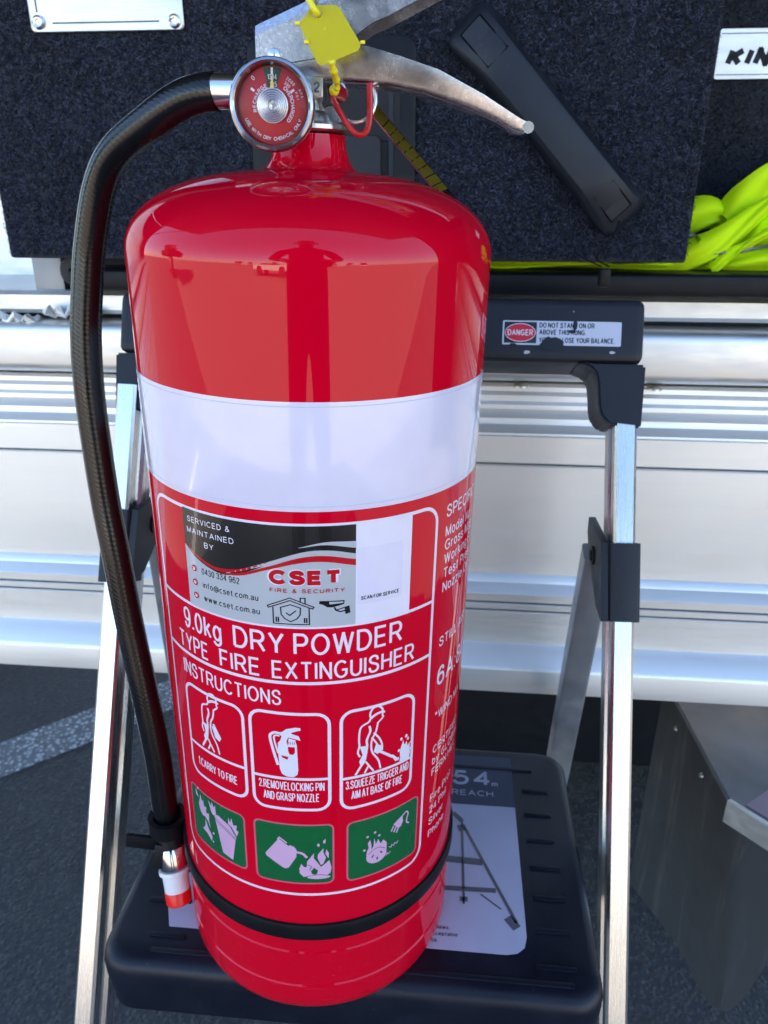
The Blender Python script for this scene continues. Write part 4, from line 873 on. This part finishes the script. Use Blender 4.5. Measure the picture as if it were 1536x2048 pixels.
# carry handle: U channel, open at the top
def interp(tab, x):
    for (a, b), (c, d_) in zip(tab, tab[1:]):
        if a <= x <= c: return b + (d_ - b) * (x - a) / (c - a)
    return tab[-1][1] if x > tab[-1][0] else tab[0][1]
ztop = [(-24, 508), (-6, 511.8), (6, 515.8), (20, 519.2), (26, 519.2), (41, 515.7), (58, 511), (79, 501.8), (92, 494.9), (97, 492.4), (100, 491.6)]
zbot = [(-24, 502.0), (-11, 503.8), (6, 505.8), (19, 505.6), (28, 505.2), (37, 504.6), (52, 502.2), (72, 496.8), (86, 491.6), (94, 487.4), (98, 487.2), (100, 487.8)]
hw = [(-24, 12.6), (30, 12.8), (60, 12), (90, 9.5), (100, 9)]
secs = []
for x in [-24, -18, -11, -6, 0, 6, 12, 16, 20, 23, 26, 31, 36, 41, 47, 52, 58, 65, 72, 79, 86, 90, 93, 96, 98, 99.4]:
    t, b, w = interp(ztop, x), interp(zbot, x), interp(hw, x); r = min(2.2, (t - b) * .4); th = 1.3
    s_ = [(-w, t), (-w, b + r), (-w + r * .3, b + r * .3), (-w + r, b), (w - r, b), (w - r * .3, b + r * .3), (w, b + r), (w, t), (w - th, t), (w - th, b + th + r * .5), (-w + th, b + th + r * .5), (-w + th, t)]
    secs.append([(x / 1000, y / 1000, z / 1000) for y, z in s_])
hand = obj('carry_handle', loft(bmesh.new(), secs), M['chrome'], ext, 30)
b2 = bmesh.new(); tube(b2, [(.0995, -.0095, .4896), (.0995, .0095, .4896)], .0026, 10); obj('rolled_tip', b2, M['steel'], hand)
# squeeze lever: inverted U with chamfered shoulders, rising to the right
st_ = [(-21.5, 525.6), (-20, 526.4), (-1, 534.4), (6, 537.8), (31, 546.4), (60, 556), (110, 572)]
sb_ = [(-21.5, 508.4), (-6, 512.2), (6, 514.2), (16, 516.8), (20.5, 520), (22.2, 523.2), (28.6, 527.4), (36, 530.4), (47.5, 536), (60, 542), (110, 561)]
secs = []
for x in [-21.5, -20, -14, -6, -1, 6, 12, 16, 19, 20.5, 21.4, 22.2, 25, 28.6, 32, 36, 42, 47.5, 60, 80, 110]:
    t, b = interp(st_, x), interp(sb_, x); w = 14.4; th = 1.4; ch = min(4.2, (t - b) * .5)
    s_ = [(-w, b), (-w, t - ch), (-w + .42 * ch, t - ch * .06), (-w + .75 * ch, t), (w - .75 * ch, t), (w - .42 * ch, t - ch * .06), (w, t - ch), (w, b), (w - th, b), (w - th, max(b + .1, t - ch - .6)), (w - 1.2 * ch, max(b + .2, t - th)), (-w + 1.2 * ch, max(b + .2, t - th)), (-w + th, max(b + .1, t - ch - .6)), (-w + th, b)]
    secs.append([(x / 1000, y / 1000, z / 1000) for y, z in s_])
lev = obj('squeeze_lever', loft(bmesh.new(), secs), M['chrome'], ext, 25)
for x_, y_, z_, r_ in ((-13.4, -14.2, 514.2, 3.1), (-20.6, -9.0, 511.4, 3.0)):
    b2 = bmesh.new(); lathe(b2, [(r_ / 1000, -.003), (r_ / 1000, .001), (r_ * .8 / 1000, .0024), (r_ * .4 / 1000, .0031), (.00005, .0033)], 24, Matrix.Translation((x_ / 1000, y_ / 1000, z_ / 1000)) @ Matrix.Rotation(R_(90), 4, 'X'), caps=False); obj('pivot_pin', b2, M['steel'], lev)
# locking pin and its split ring, red tether
b2 = bmesh.new(); lathe(b2, [(.0001, -.001), (.0040, -.001), (.0044, 0), (.0044, .0012), (.0036, .0018), (.0016, .0018), (.0016, .02)], 24, Matrix.Translation((.0140, -.0118, .5010)) @ Matrix.Rotation(R_(-60), 4, 'X'), caps=False); obj('locking_pin', b2, M['steel'], ext)
b2 = bmesh.new()
for dy in (0, .0013): tube(b2, [(.0212 + .0092 * math.cos(t), -.0085 + dy + .002 * math.sin(t), .4990 + .0092 * math.sin(t)) for t in [2 * math.pi * k / 40 for k in range(40)]], .00085, 8, closed=True)
obj('pull_ring', b2, M['ringsteel'], ext)
b2 = bmesh.new(); tube(b2, catmull([(.0100, -.008, .5035), (.0116, -.0125, .4985), (.0150, -.0150, .4930), (.0192, -.0155, .4873), (.0232, -.0155, .4846), (.0266, -.0150, .4862), (.0280, -.0145, .4925), (.0277, -.0135, .5050)], 8), .00135, 10); obj('tether', b2, M['tether'], ext)
# hose
hp = [(-42.5, 0.2, 501.7), (-50, 1.4, 500.9), (-60, 4.6, 498.0), (-74.5, 10.5, 490.8), (-97.5, 22, 477.1), (-110.4, 29, 460.6), (-119.9, 33, 434.3), (-124.3, 33, 413.6), (-128.3, 31, 384.2), (-129.3, 28, 353.1), (-128.0, 25, 321.0), (-125.6, 21, 288.2), (-121.6, 16, 256.6), (-117.0, 11, 213.4), (-110.5, 4, 168.5), (-104.4, -3, 121.5), (-102.0, -8, 90), (-100.2, -11, 66)]
b2 = bmesh.new(); tube(b2, catmull([(a / 1000, b / 1000, c / 1000) for a, b, c in hp], 8), .0083, 24); obj('hose', b2, M['hose'], ext, 60)
def along(p, q, t): return Vector(p).lerp(Vector(q), t)
h0, h1 = Vector((-.1000, -.0112, .068)), Vector((-.0925, -.0285, .0215)); hz = (h1 - h0).normalized(); Mh = frame_m(h0, hz.orthogonal(), hz.cross(hz.orthogonal()), hz); LN = (h1 - h0).length
def nz(name, pr, mat): b_ = bmesh.new(); lathe(b_, [(r, z * LN) for r, z in pr], 32, Mh); return obj(name, b_, mat, ext, 35)
nz('nozzle_sleeve', [(.0102, -.10), (.0106, -.07), (.0106, .06), (.0092, .08), (.0092, .22)], M['blackpl'])
nz('nozzle_ferrule', [(.0088, .20), (.0092, .22), (.0092, .50), (.0088, .52)], M['steel'])
nz('nozzle_body', [(.0100, .52), (.0103, .535), (.0103, .57), (.0086, .59), (.0082, .82)], M['nozzle_white'])
nz('nozzle_cap', [(.0084, .82), (.0086, .83), (.0084, .985), (.0078, 1.0)], M['nozzle_red'])
# hose clip on the ring
b2 = bmesh.new()
lathe(b2, [(.0092, -.005), (.0125, -.005), (.0125, .006), (.0092, .006)], 28, Matrix.Translation(h0 + Vector((0, 0, .006))), caps=False)
box(b2, (-.1165, -.017, .0625), (.021, .0030, .0105), .0008, Matrix.Rotation(R_(8), 3, 'Y')); box(b2, (-.1025, -.0225, .0560), (.0105, .0040, .017), .0012, Matrix.Rotation(R_(-14), 3, 'X') @ Matrix.Rotation(R_(8), 3, 'Y'))
box(b2, (-.0925, -.006, .0700), (.016, .012, .016), .002); obj('hose_clip', b2, M['blackpl'], ext, 35)

# ---- pressure gauge
GC = Vector((-.0124, -.0300, .4936))
gm = Matrix.Translation(GC) @ Matrix.Rotation(R_(90), 4, 'X')      # local z of the lathe points at the camera
RG = .0178
b2 = bmesh.new(); lathe(b2, [(.0060, -.016), (.0060, -.004), (.0120, -.0035), (RG - .0016, -.0020), (RG - .0003, -.0005), (RG, .0012), (RG, .0058), (RG - .0006, .0070), (RG - .0016, .0074), (RG - .0024, .0068), (RG - .0028, .0050), (RG - .0032, .0024)], 72, gm, caps=False)
gauge = obj('pressure_gauge', b2, M['bezel'], ext, 35)
def ond(lv): return lambda a, b: GC + Vector((a / 1000, -(.0024 + lv * .00006), b / 1000))
Print().disc(0, 0, 14.8, None, 64).lay('dial', M['dial_red'], gauge, ond(0), UPY)
wg = [(14.3 * math.sin(R_(a)), 14.3 * math.cos(R_(a))) for a in range(-15, 18, 2)] + [(6 * math.sin(R_(a)), 6 * math.cos(R_(a))) for a in (17, -15)]
Print().poly(wg).lay('dial_green_sector', M['dial_green'], gauge, ond(1), UPY)
P = Print(); P.rect(-.45, .45, 11.4, 14.0)
P.text('1344', 0, 9.6, 2.0, 3.8, 'C').text('195', .4, 6.9, 2.0, 2.9, 'C')
P.arc_text('USE WITH DRY CHEMICAL ONLY', 0, 0, 13.2, 206, 334, 1.5, inward=True, bold=.014)
P.arc_text('OVERCHARGED', 0, 0, 7.6, 50, -40, 1.6, bold=.012); P.arc_text('RECHARGE', 0, 0, 6.9, 194, 112, 1.6, bold=.012)
P.arc_text('2688', 0, 0, 11.3, 58, 42, 1.3); P.arc_text('390', 0, 0, 9.4, 57, 46, 1.3); P.arc_text('KPA', 0, 0, 12.3, 27, 16, 1.1); P.arc_text('PSI', 0, 0, 10.4, 26, 14, 1.1); P.arc_text('0', 0, 0, 11.2, 125, 125, 1.7) if False else P.text('0', -7.4, 9.3, 1.8, None, 'C', 0, R_(35))
for a_ in (34, 145): P.stroke([(9.2 * math.cos(R_(a_)), 9.2 * math.sin(R_(a_))), (10.9 * math.cos(R_(a_)), 10.9 * math.sin(R_(a_)))], .9)
P.lay('dial_lettering', M['white'], gauge, ond(2), UPY)
b2 = bmesh.new(); lathe(b2, [(.0066, .0002), (.0066, .0008)] + [(.0064 - k * .00042, .0008 + (.00022 if k % 2 else 0)) for k in range(11)] + [(.0020, .0009), (.0018, .0003), (.0008, .0003), (.00005, .0004)], 48, Matrix.Translation(GC + Vector((0, -.0030, 0))) @ Matrix.Rotation(R_(90), 4, 'X'), caps=False)
obj('bourdon_disc', b2, M['cast'], gauge, 15)
Print().poly([(-.95, 6.0), (.95, 6.0), (.28, 11.0), (-.1, 11.0)]).lay('needle', M['needle'], gauge, lambda a, b: GC + Vector((a / 1000, -.0034, b / 1000)), UPY)
b2 = bmesh.new(); lathe(b2, [(RG - .0026, .0048), (RG - .0040, .0062), (.0100, .0076), (.0050, .0083), (.00005, .0085)], 48, gm, caps=False); obj('lens', b2, M['lens'], gauge, 60)

# ------------------------------------------------------------------ yellow seal tag hanging on the lever
E = lambda x, y, z: EM @ Vector((x / 1000, y / 1000, z / 1000))
seal = thing('seal_tag', 'blank yellow plastic seal tag tied to the chrome levers', 'tag')
b2 = bmesh.new(); top = Vector((8, -28.6, 533)); 
out = [(1.4, 527.6), (2.6, 530.4), (4.2, 531.6), (13.0, 531.9), (14.6, 531.4), (15.6, 530.2), (22.6, 519.7), (24.0, 517.6), (23.9, 516.4), (22.9, 514.8), (8.6, 509.0), (7.4, 509.0), (6.2, 509.9), (-1.4, 524.0), (-1.5, 525.2)]
hole = [(5.9 + 1.9 * math.cos(t), 528.4 + 1.6 * math.sin(t)) for t in [2 * math.pi * k / 14 for k in range(14)]]
yt = lambda z: -26.5 + (z - 520) * .40
pp = Print().poly(out, hole)
for v in pp.bm.verts: v.co = E(v.co.x, yt(v.co.y), v.co.y)
bmesh.ops.solidify(pp.bm, geom=pp.bm.faces[:], thickness=.0011); bmesh.ops.recalc_face_normals(pp.bm, faces=pp.bm.faces[:])
obj('tag_plate', pp.bm, M['yellow'], seal, 30)
for x_, z_, ln in ((9.2, 523.0, 1.6), (14.5, 518.4, .9)):
    b2 = BOX(E(x_, yt(z_) - .05, z_), (.0004, .0004, ln / 1000), .0001, Matrix.Rotation(R_(35), 3, 'Y')); obj('mould_mark', b2, M['yellow'], seal)
for x_, z_ in ((-2.2, 524.6), (1.7, 517.6), (24.9, 518.0)):
    b2 = BOX(E(x_, yt(z_) - .5, z_), (.0020, .0011, .0013), .0003); obj('mould_nib', b2, M['yellow'], seal)
b2 = bmesh.new(); tube(b2, catmull([E(6.2, -21.6, 528.6), E(5.6, -25.4, 528.8), E(3.6, -25.6, 531.6), E(1.6, -23, 535.5), E(2.4, -16, 541), E(5, 0, 543), E(9, 16.5, 538)], 6), .0013, 10); obj('strap', b2, M['yellow'], seal, 50)
b2 = bmesh.new(); sp_ = catmull([E(12.0, -30.0, 511.2), E(12.6, -28.4, 508.6), E(13.3, -25.4, 506.2), E(13.8, -21.4, 504.0), E(13.4, -19, 502.0), E(11.8, -17.4, 500.6)], 6)
tube(b2, sp_, [.0012 + .0005 * max(0, math.sin(k * .9)) for k in range(len(sp_))], 10); bmesh.ops.create_uvsphere(b2, u_segments=12, v_segments=8, radius=.0023, matrix=Matrix.Translation(E(12.4, -17.6, 501.4))); obj('locking_strap', b2, M['yellow'], seal, 50)
# ------------------------------------------------------------------ metal maintenance tag hanging from its own split ring
mt = thing('service_tag', 'narrow metal service tag with yellow face, hanging from a ring under the chrome handle', 'tag')
A0, A1, B0, B1 = Vector((29.3, 12, 500.5)), Vector((81, 14, 449.5)), Vector((26.9, 3.5, 496.0)), Vector((73.5, 2, 448))
def strip(name, t0, t1, lift, th, mat, s0=0, s1=1):
    b_ = bmesh.new(); nrm = (A1 - A0).cross(B0 - A0).normalized(); nrm = nrm if nrm.y < 0 else -nrm
    q = [A0.lerp(A1, t0).lerp(B0.lerp(B1, t0), s0), A0.lerp(A1, t1).lerp(B0.lerp(B1, t1), s0), A0.lerp(A1, t1).lerp(B0.lerp(B1, t1), s1), A0.lerp(A1, t0).lerp(B0.lerp(B1, t0), s1)]
    f_ = [b_.verts.new(E(*(p + nrm * lift))) for p in q]; g_ = [b_.verts.new(E(*(p + nrm * (lift - th)))) for p in q]
    b_.faces.new(f_); b_.faces.new(g_[::-1])
    for i in range(4): b_.faces.new((f_[i], g_[i], g_[(i + 1) % 4], f_[(i + 1) % 4]))
    bmesh.ops.recalc_face_normals(b_, faces=b_.faces[:]); return b_
tpz = obj('tag_strip', strip('s', 0, 1, 0, .45, None), M['steel'], mt, 20)
obj('yellow_face', strip('s', .03, .72, .06, .05, None, .06, .97), M['tape_yellow'], tpz, 0)
for k in range(8): obj('month_line', strip('s', .14 + k * .074, .148 + k * .074, .10, .03, None, .06, .97), M['black_print'], tpz, 0)
b2 = bmesh.new()
for dy in (0, .0014): tube(b2, [E(28.6 + 1.6 * math.cos(t) + dy * 500, 6 + 3 * math.cos(t), 501.6 + 4.6 * math.sin(t)) for t in [2 * math.pi * k / 24 for k in range(24)]], .0005, 6, closed=True)
obj('split_ring', b2, M['steel'], mt)

# ------------------------------------------------------------------ what the cylinder mirrors: photographer, parked car, trees, poles
def skin_mesh(name, nodes, edges, mats, sub=2):
    me = bpy.data.meshes.new(name); me.from_pydata([n[0] for n in nodes], edges, []); o = bpy.data.objects.new(name, me); COL.objects.link(o)
    md = o.modifiers.new('skin', 'SKIN'); 
    if not me.skin_vertices: me.attributes  # layer is created with the modifier below
    bpy.context.view_layer.objects.active = o
    bmx = bmesh.new(); bmx.from_mesh(me); ly_ = bmx.verts.layers.skin.verify(); bmx.verts.ensure_lookup_table()
    for i, n in enumerate(nodes):
        r = n[1]; bmx.verts[i][ly_].radius = (r, r) if not isinstance(r, tuple) else r; bmx.verts[i][ly_].use_root = (i == 0)
    bmx.to_mesh(me); bmx.free()
    ss = o.modifiers.new('sub', 'SUBSURF'); ss.levels = ss.render_levels = sub
    dg = bpy.context.evaluated_depsgraph_get(); dg.update(); m2 = bpy.data.meshes.new_from_object(o.evaluated_get(dg))
    o.modifiers.clear(); o.data = m2; m2.materials.clear()
    for m_ in mats: m2.materials.append(m_)
    m2.shade_smooth(); return o
PY0 = -.47
nodes = [((0, PY0, .92), (.16, .12)), ((0, PY0, 1.08), (.15, .115)), ((0, PY0 - .01, 1.26), (.17, .125)), ((0, PY0 - .01, 1.40), (.13, .10)), ((0, PY0 + .05, 1.47), .060), ((0, PY0 + .10, 1.53), .068), ((0, PY0 + .13, 1.59), .096), ((0, PY0 + .12, 1.66), .088)]
edges = [(i, i + 1) for i in range(7)]
def add(p, r, par): nodes.append((p, r)); edges.append((par, len(nodes) - 1)); return len(nodes) - 1
for sg in (-1, 1):
    h = add((sg * .10, PY0, .86), .092, 0); k = add((sg * .12, PY0 + .02, .50), .062, h); k2 = add((sg * .125, PY0 - .01, .30), .058, k); a = add((sg * .13, PY0 - .02, .10), .042, k2); a2 = add((sg * .135, PY0 + .03, .045), .042, a); add((sg * .15, PY0 + .17, .035), .035, a2)
    s0 = add((sg * .19, PY0 - .01, 1.37), .068, 3); e = add((sg * .27, PY0 + .03, 1.12), .050, s0); w = add((sg * .10, PY0 + .36, 1.035), .030, e); hnd = add((sg * .075, PY0 + .43, 1.01), .030, w)
    for fz, fl_ in ((.022, .055), (.004, .06), (-.014, .056), (-.03, .044)):
        f1 = add((sg * .055, PY0 + .425 - .012, 1.01 + fz), .009, hnd); add((sg * (.055 - fl_ * .45), PY0 + .405, 1.012 + fz), .008, f1)
    t1 = add((sg * .062, PY0 + .45, 1.035), .010, hnd); add((sg * .040, PY0 + .455, 1.05), .008, t1)
per = skin_mesh('person', nodes, edges, [M['shirt'], M['skin'], M['trousers'], M['hair']])
for p in per.data.polygons:
    c = p.center; p.material_index = 0
    if c.z > 1.50: p.material_index = 3 if (c.z > 1.645 or c.y < PY0 + .09) else 1
    elif c.z < .95: p.material_index = 2
    elif c.y > PY0 + .33: p.material_index = 1
tag(per, 'person in dark clothes holding a phone up, mirrored in the red cylinder', 'person')
def feature(name, c, s, m_):
    b_ = bmesh.new(); bmesh.ops.create_uvsphere(b_, u_segments=12, v_segments=8, radius=1, matrix=Matrix.Translation(c) @ Matrix.Diagonal((*s, 1))); obj(name, b_, m_, per)
for sg in (-1, 1): feature('eye', (sg * .033, PY0 + .215, 1.595), (.013, .010, .008), M['glass']); feature('ear', (sg * .096, PY0 + .12, 1.585), (.012, .022, .032), M['skin'])
feature('nose', (0, PY0 + .232, 1.565), (.014, .020, .022), M['skin']); feature('mouth', (0, PY0 + .205, 1.532), (.024, .010, .006), M['tether'])
ph = thing('phone', 'dark smartphone held by the person mirrored in the cylinder', 'phone')
obj('phone_body', BOX((0, -.034, 1.0), (.16, .008, .078), .003), M['blackpl'], ph)
obj('phone_lens', BOX((.05, -.0285, 1.015), (.028, .002, .028), .0008), M['glass'], ph)
# car
def car(name, label, loc, rz, paint):
    t = thing(name, label, 'car', Matrix.Translation(loc) @ Matrix.Rotation(rz, 4, 'Z'))
    prof = [(-2.2, .35), (-2.25, .65), (-2.1, .90), (-1.3, .98), (1.1, .98), (2.05, .84), (2.25, .62), (2.2, .32)]
    obj('body', loft(bmesh.new(), [[(x, y * (1 if z < .9 else .95), z) for x, z in prof] for y in (-.86, -.84, .84, .86)]), paint, t, 30)
    cab = [(-1.55, .97), (-.95, 1.40), (.25, 1.42), (1.15, .97)]
    obj('cabin_glass', loft(bmesh.new(), [[(x, y * (1 if z < 1 else .80), z) for x, z in cab] for y in (-.78, .78)]), M['glass'], t, 20)
    obj('roof', loft(bmesh.new(), [[(x, y, z) for x, z in ((-1.0, 1.405), (-.9, 1.45), (.2, 1.46), (.32, 1.42))] for y in (-.62, .62)]), paint, t, 30)
    for x_ in (-1.35, 1.40):
        for y_ in (-.84, .84):
            b_ = bmesh.new(); lathe(b_, [(.0001, -.1), (.20, -.1), (.31, -.09), (.32, 0), (.31, .09), (.20, .1), (.0001, .1)], 24, Matrix.Translation((x_, y_, .32)) @ Matrix.Rotation(R_(90), 4, 'X'), caps=False); obj('wheel', b_, M['tyre'], t)
    return t
white_car = car('parked_car', 'white parked car nearest across the lot, mirrored left of the person on the cylinder', (-3.4, -10.5, 0), R_(8), M['carpaint'])
def dup(root, loc, rz, label, group):
    r = root.copy(); COL.objects.link(r); r.matrix_basis = Matrix.Translation(loc) @ Matrix.Rotation(rz, 4, 'Z'); r['label'] = label; r['group'] = group
    for ch in list(root.children): c = ch.copy(); COL.objects.link(c); c.parent = r
    return r
for x_, y_, rz_, lb in ((-24, -36, 8, 'white parked car at the far left end of the distant row'), (-15, -37, -6, 'white parked car second from the left in the distant row'), (6.5, -35, 12, 'white parked car in the middle of the distant row, right of the person'),
                        (14, -37, 0, 'white parked car beside the farther utility pole in the distant row'), (24, -34, -10, 'white parked car at the far right end of the distant row')):
    dup(white_car, (x_, y_, 0), R_(rz_), lb, 'cars parked across the lot')
white_car['group'] = 'cars parked across the lot'
def tree(label, x, y, h, seed, nleaf=900):
    r = random.Random(seed); t = thing('tree', label, 'tree', Matrix.Translation((x, y, 0)), 'trees along the far edge of the lot')
    b_ = bmesh.new(); tube(b_, [(0, 0, 0), (.1, 0, h * .3), (0, .1, h * .6)], [.22, .16, .08], 8)
    for k in range(5):
        a = k * 1.3; tube(b_, [(0, 0, h * .35), (math.cos(a) * h * .2, math.sin(a) * h * .2, h * .6)], [.08, .03], 6)
    obj('trunk', b_, M['bark'], t); b_ = bmesh.new()
    lob = [(r.uniform(-.28, .28) * h, r.uniform(-.28, .28) * h, r.uniform(.42, .85) * h, r.uniform(.12, .22) * h) for _ in range(9)]
    for k in range(nleaf):
        cx, cy, cz, rr = lob[k % 9]; d_ = Vector((r.gauss(0, 1), r.gauss(0, 1), r.gauss(0, 1))).normalized() * rr * r.uniform(.5, 1.05); p = Vector((cx, cy, cz)) + d_
        s_ = r.uniform(.15, .35); a, b = Vector((r.gauss(0, 1), r.gauss(0, 1), r.gauss(0, 1))).normalized() * s_, Vector((r.gauss(0, 1), r.gauss(0, 1), r.gauss(0, 1))).normalized() * s_
        b_.faces.new([b_.verts.new(q) for q in (p - a, p + b, p + a, p - b)])
    obj('crown', b_, M['leaf'], t, 0)
for k in range(12): tree(('leftmost', 'second', 'third', 'fourth', 'fifth', 'sixth', 'seventh', 'eighth', 'ninth', 'tenth', 'eleventh', 'last')[k] + ' tree from the person\'s right hand in the far row across the lot', -42 + k * 7.6 + rnd.uniform(-2, 2), -48 + rnd.uniform(-8, 8), rnd.uniform(4, 7.0), 40 + k)
tree('tall spreading tree near the trailer, mirrored at the cylinder left side', -12.5, -1.0, 5.0, 77, 2200)
for x_, y_, lb in ((7.5, -24, 'nearer wooden utility pole with cross arm across the lot'), (11.5, -34, 'farther wooden utility pole with cross arm near the tree row')):
    pt = thing('utility_pole', lb, 'pole', Matrix.Translation((x_, y_, 0)), 'utility poles by the lot')
    b_ = bmesh.new(); tube(b_, [(0, 0, 0), (0, 0, 8)], [.16, .11], 10); obj('post', b_, M['wood'], pt); obj('cross_arm', BOX((0, .14, 7.3), (2.0, .1, .12)), M['wood'], pt)
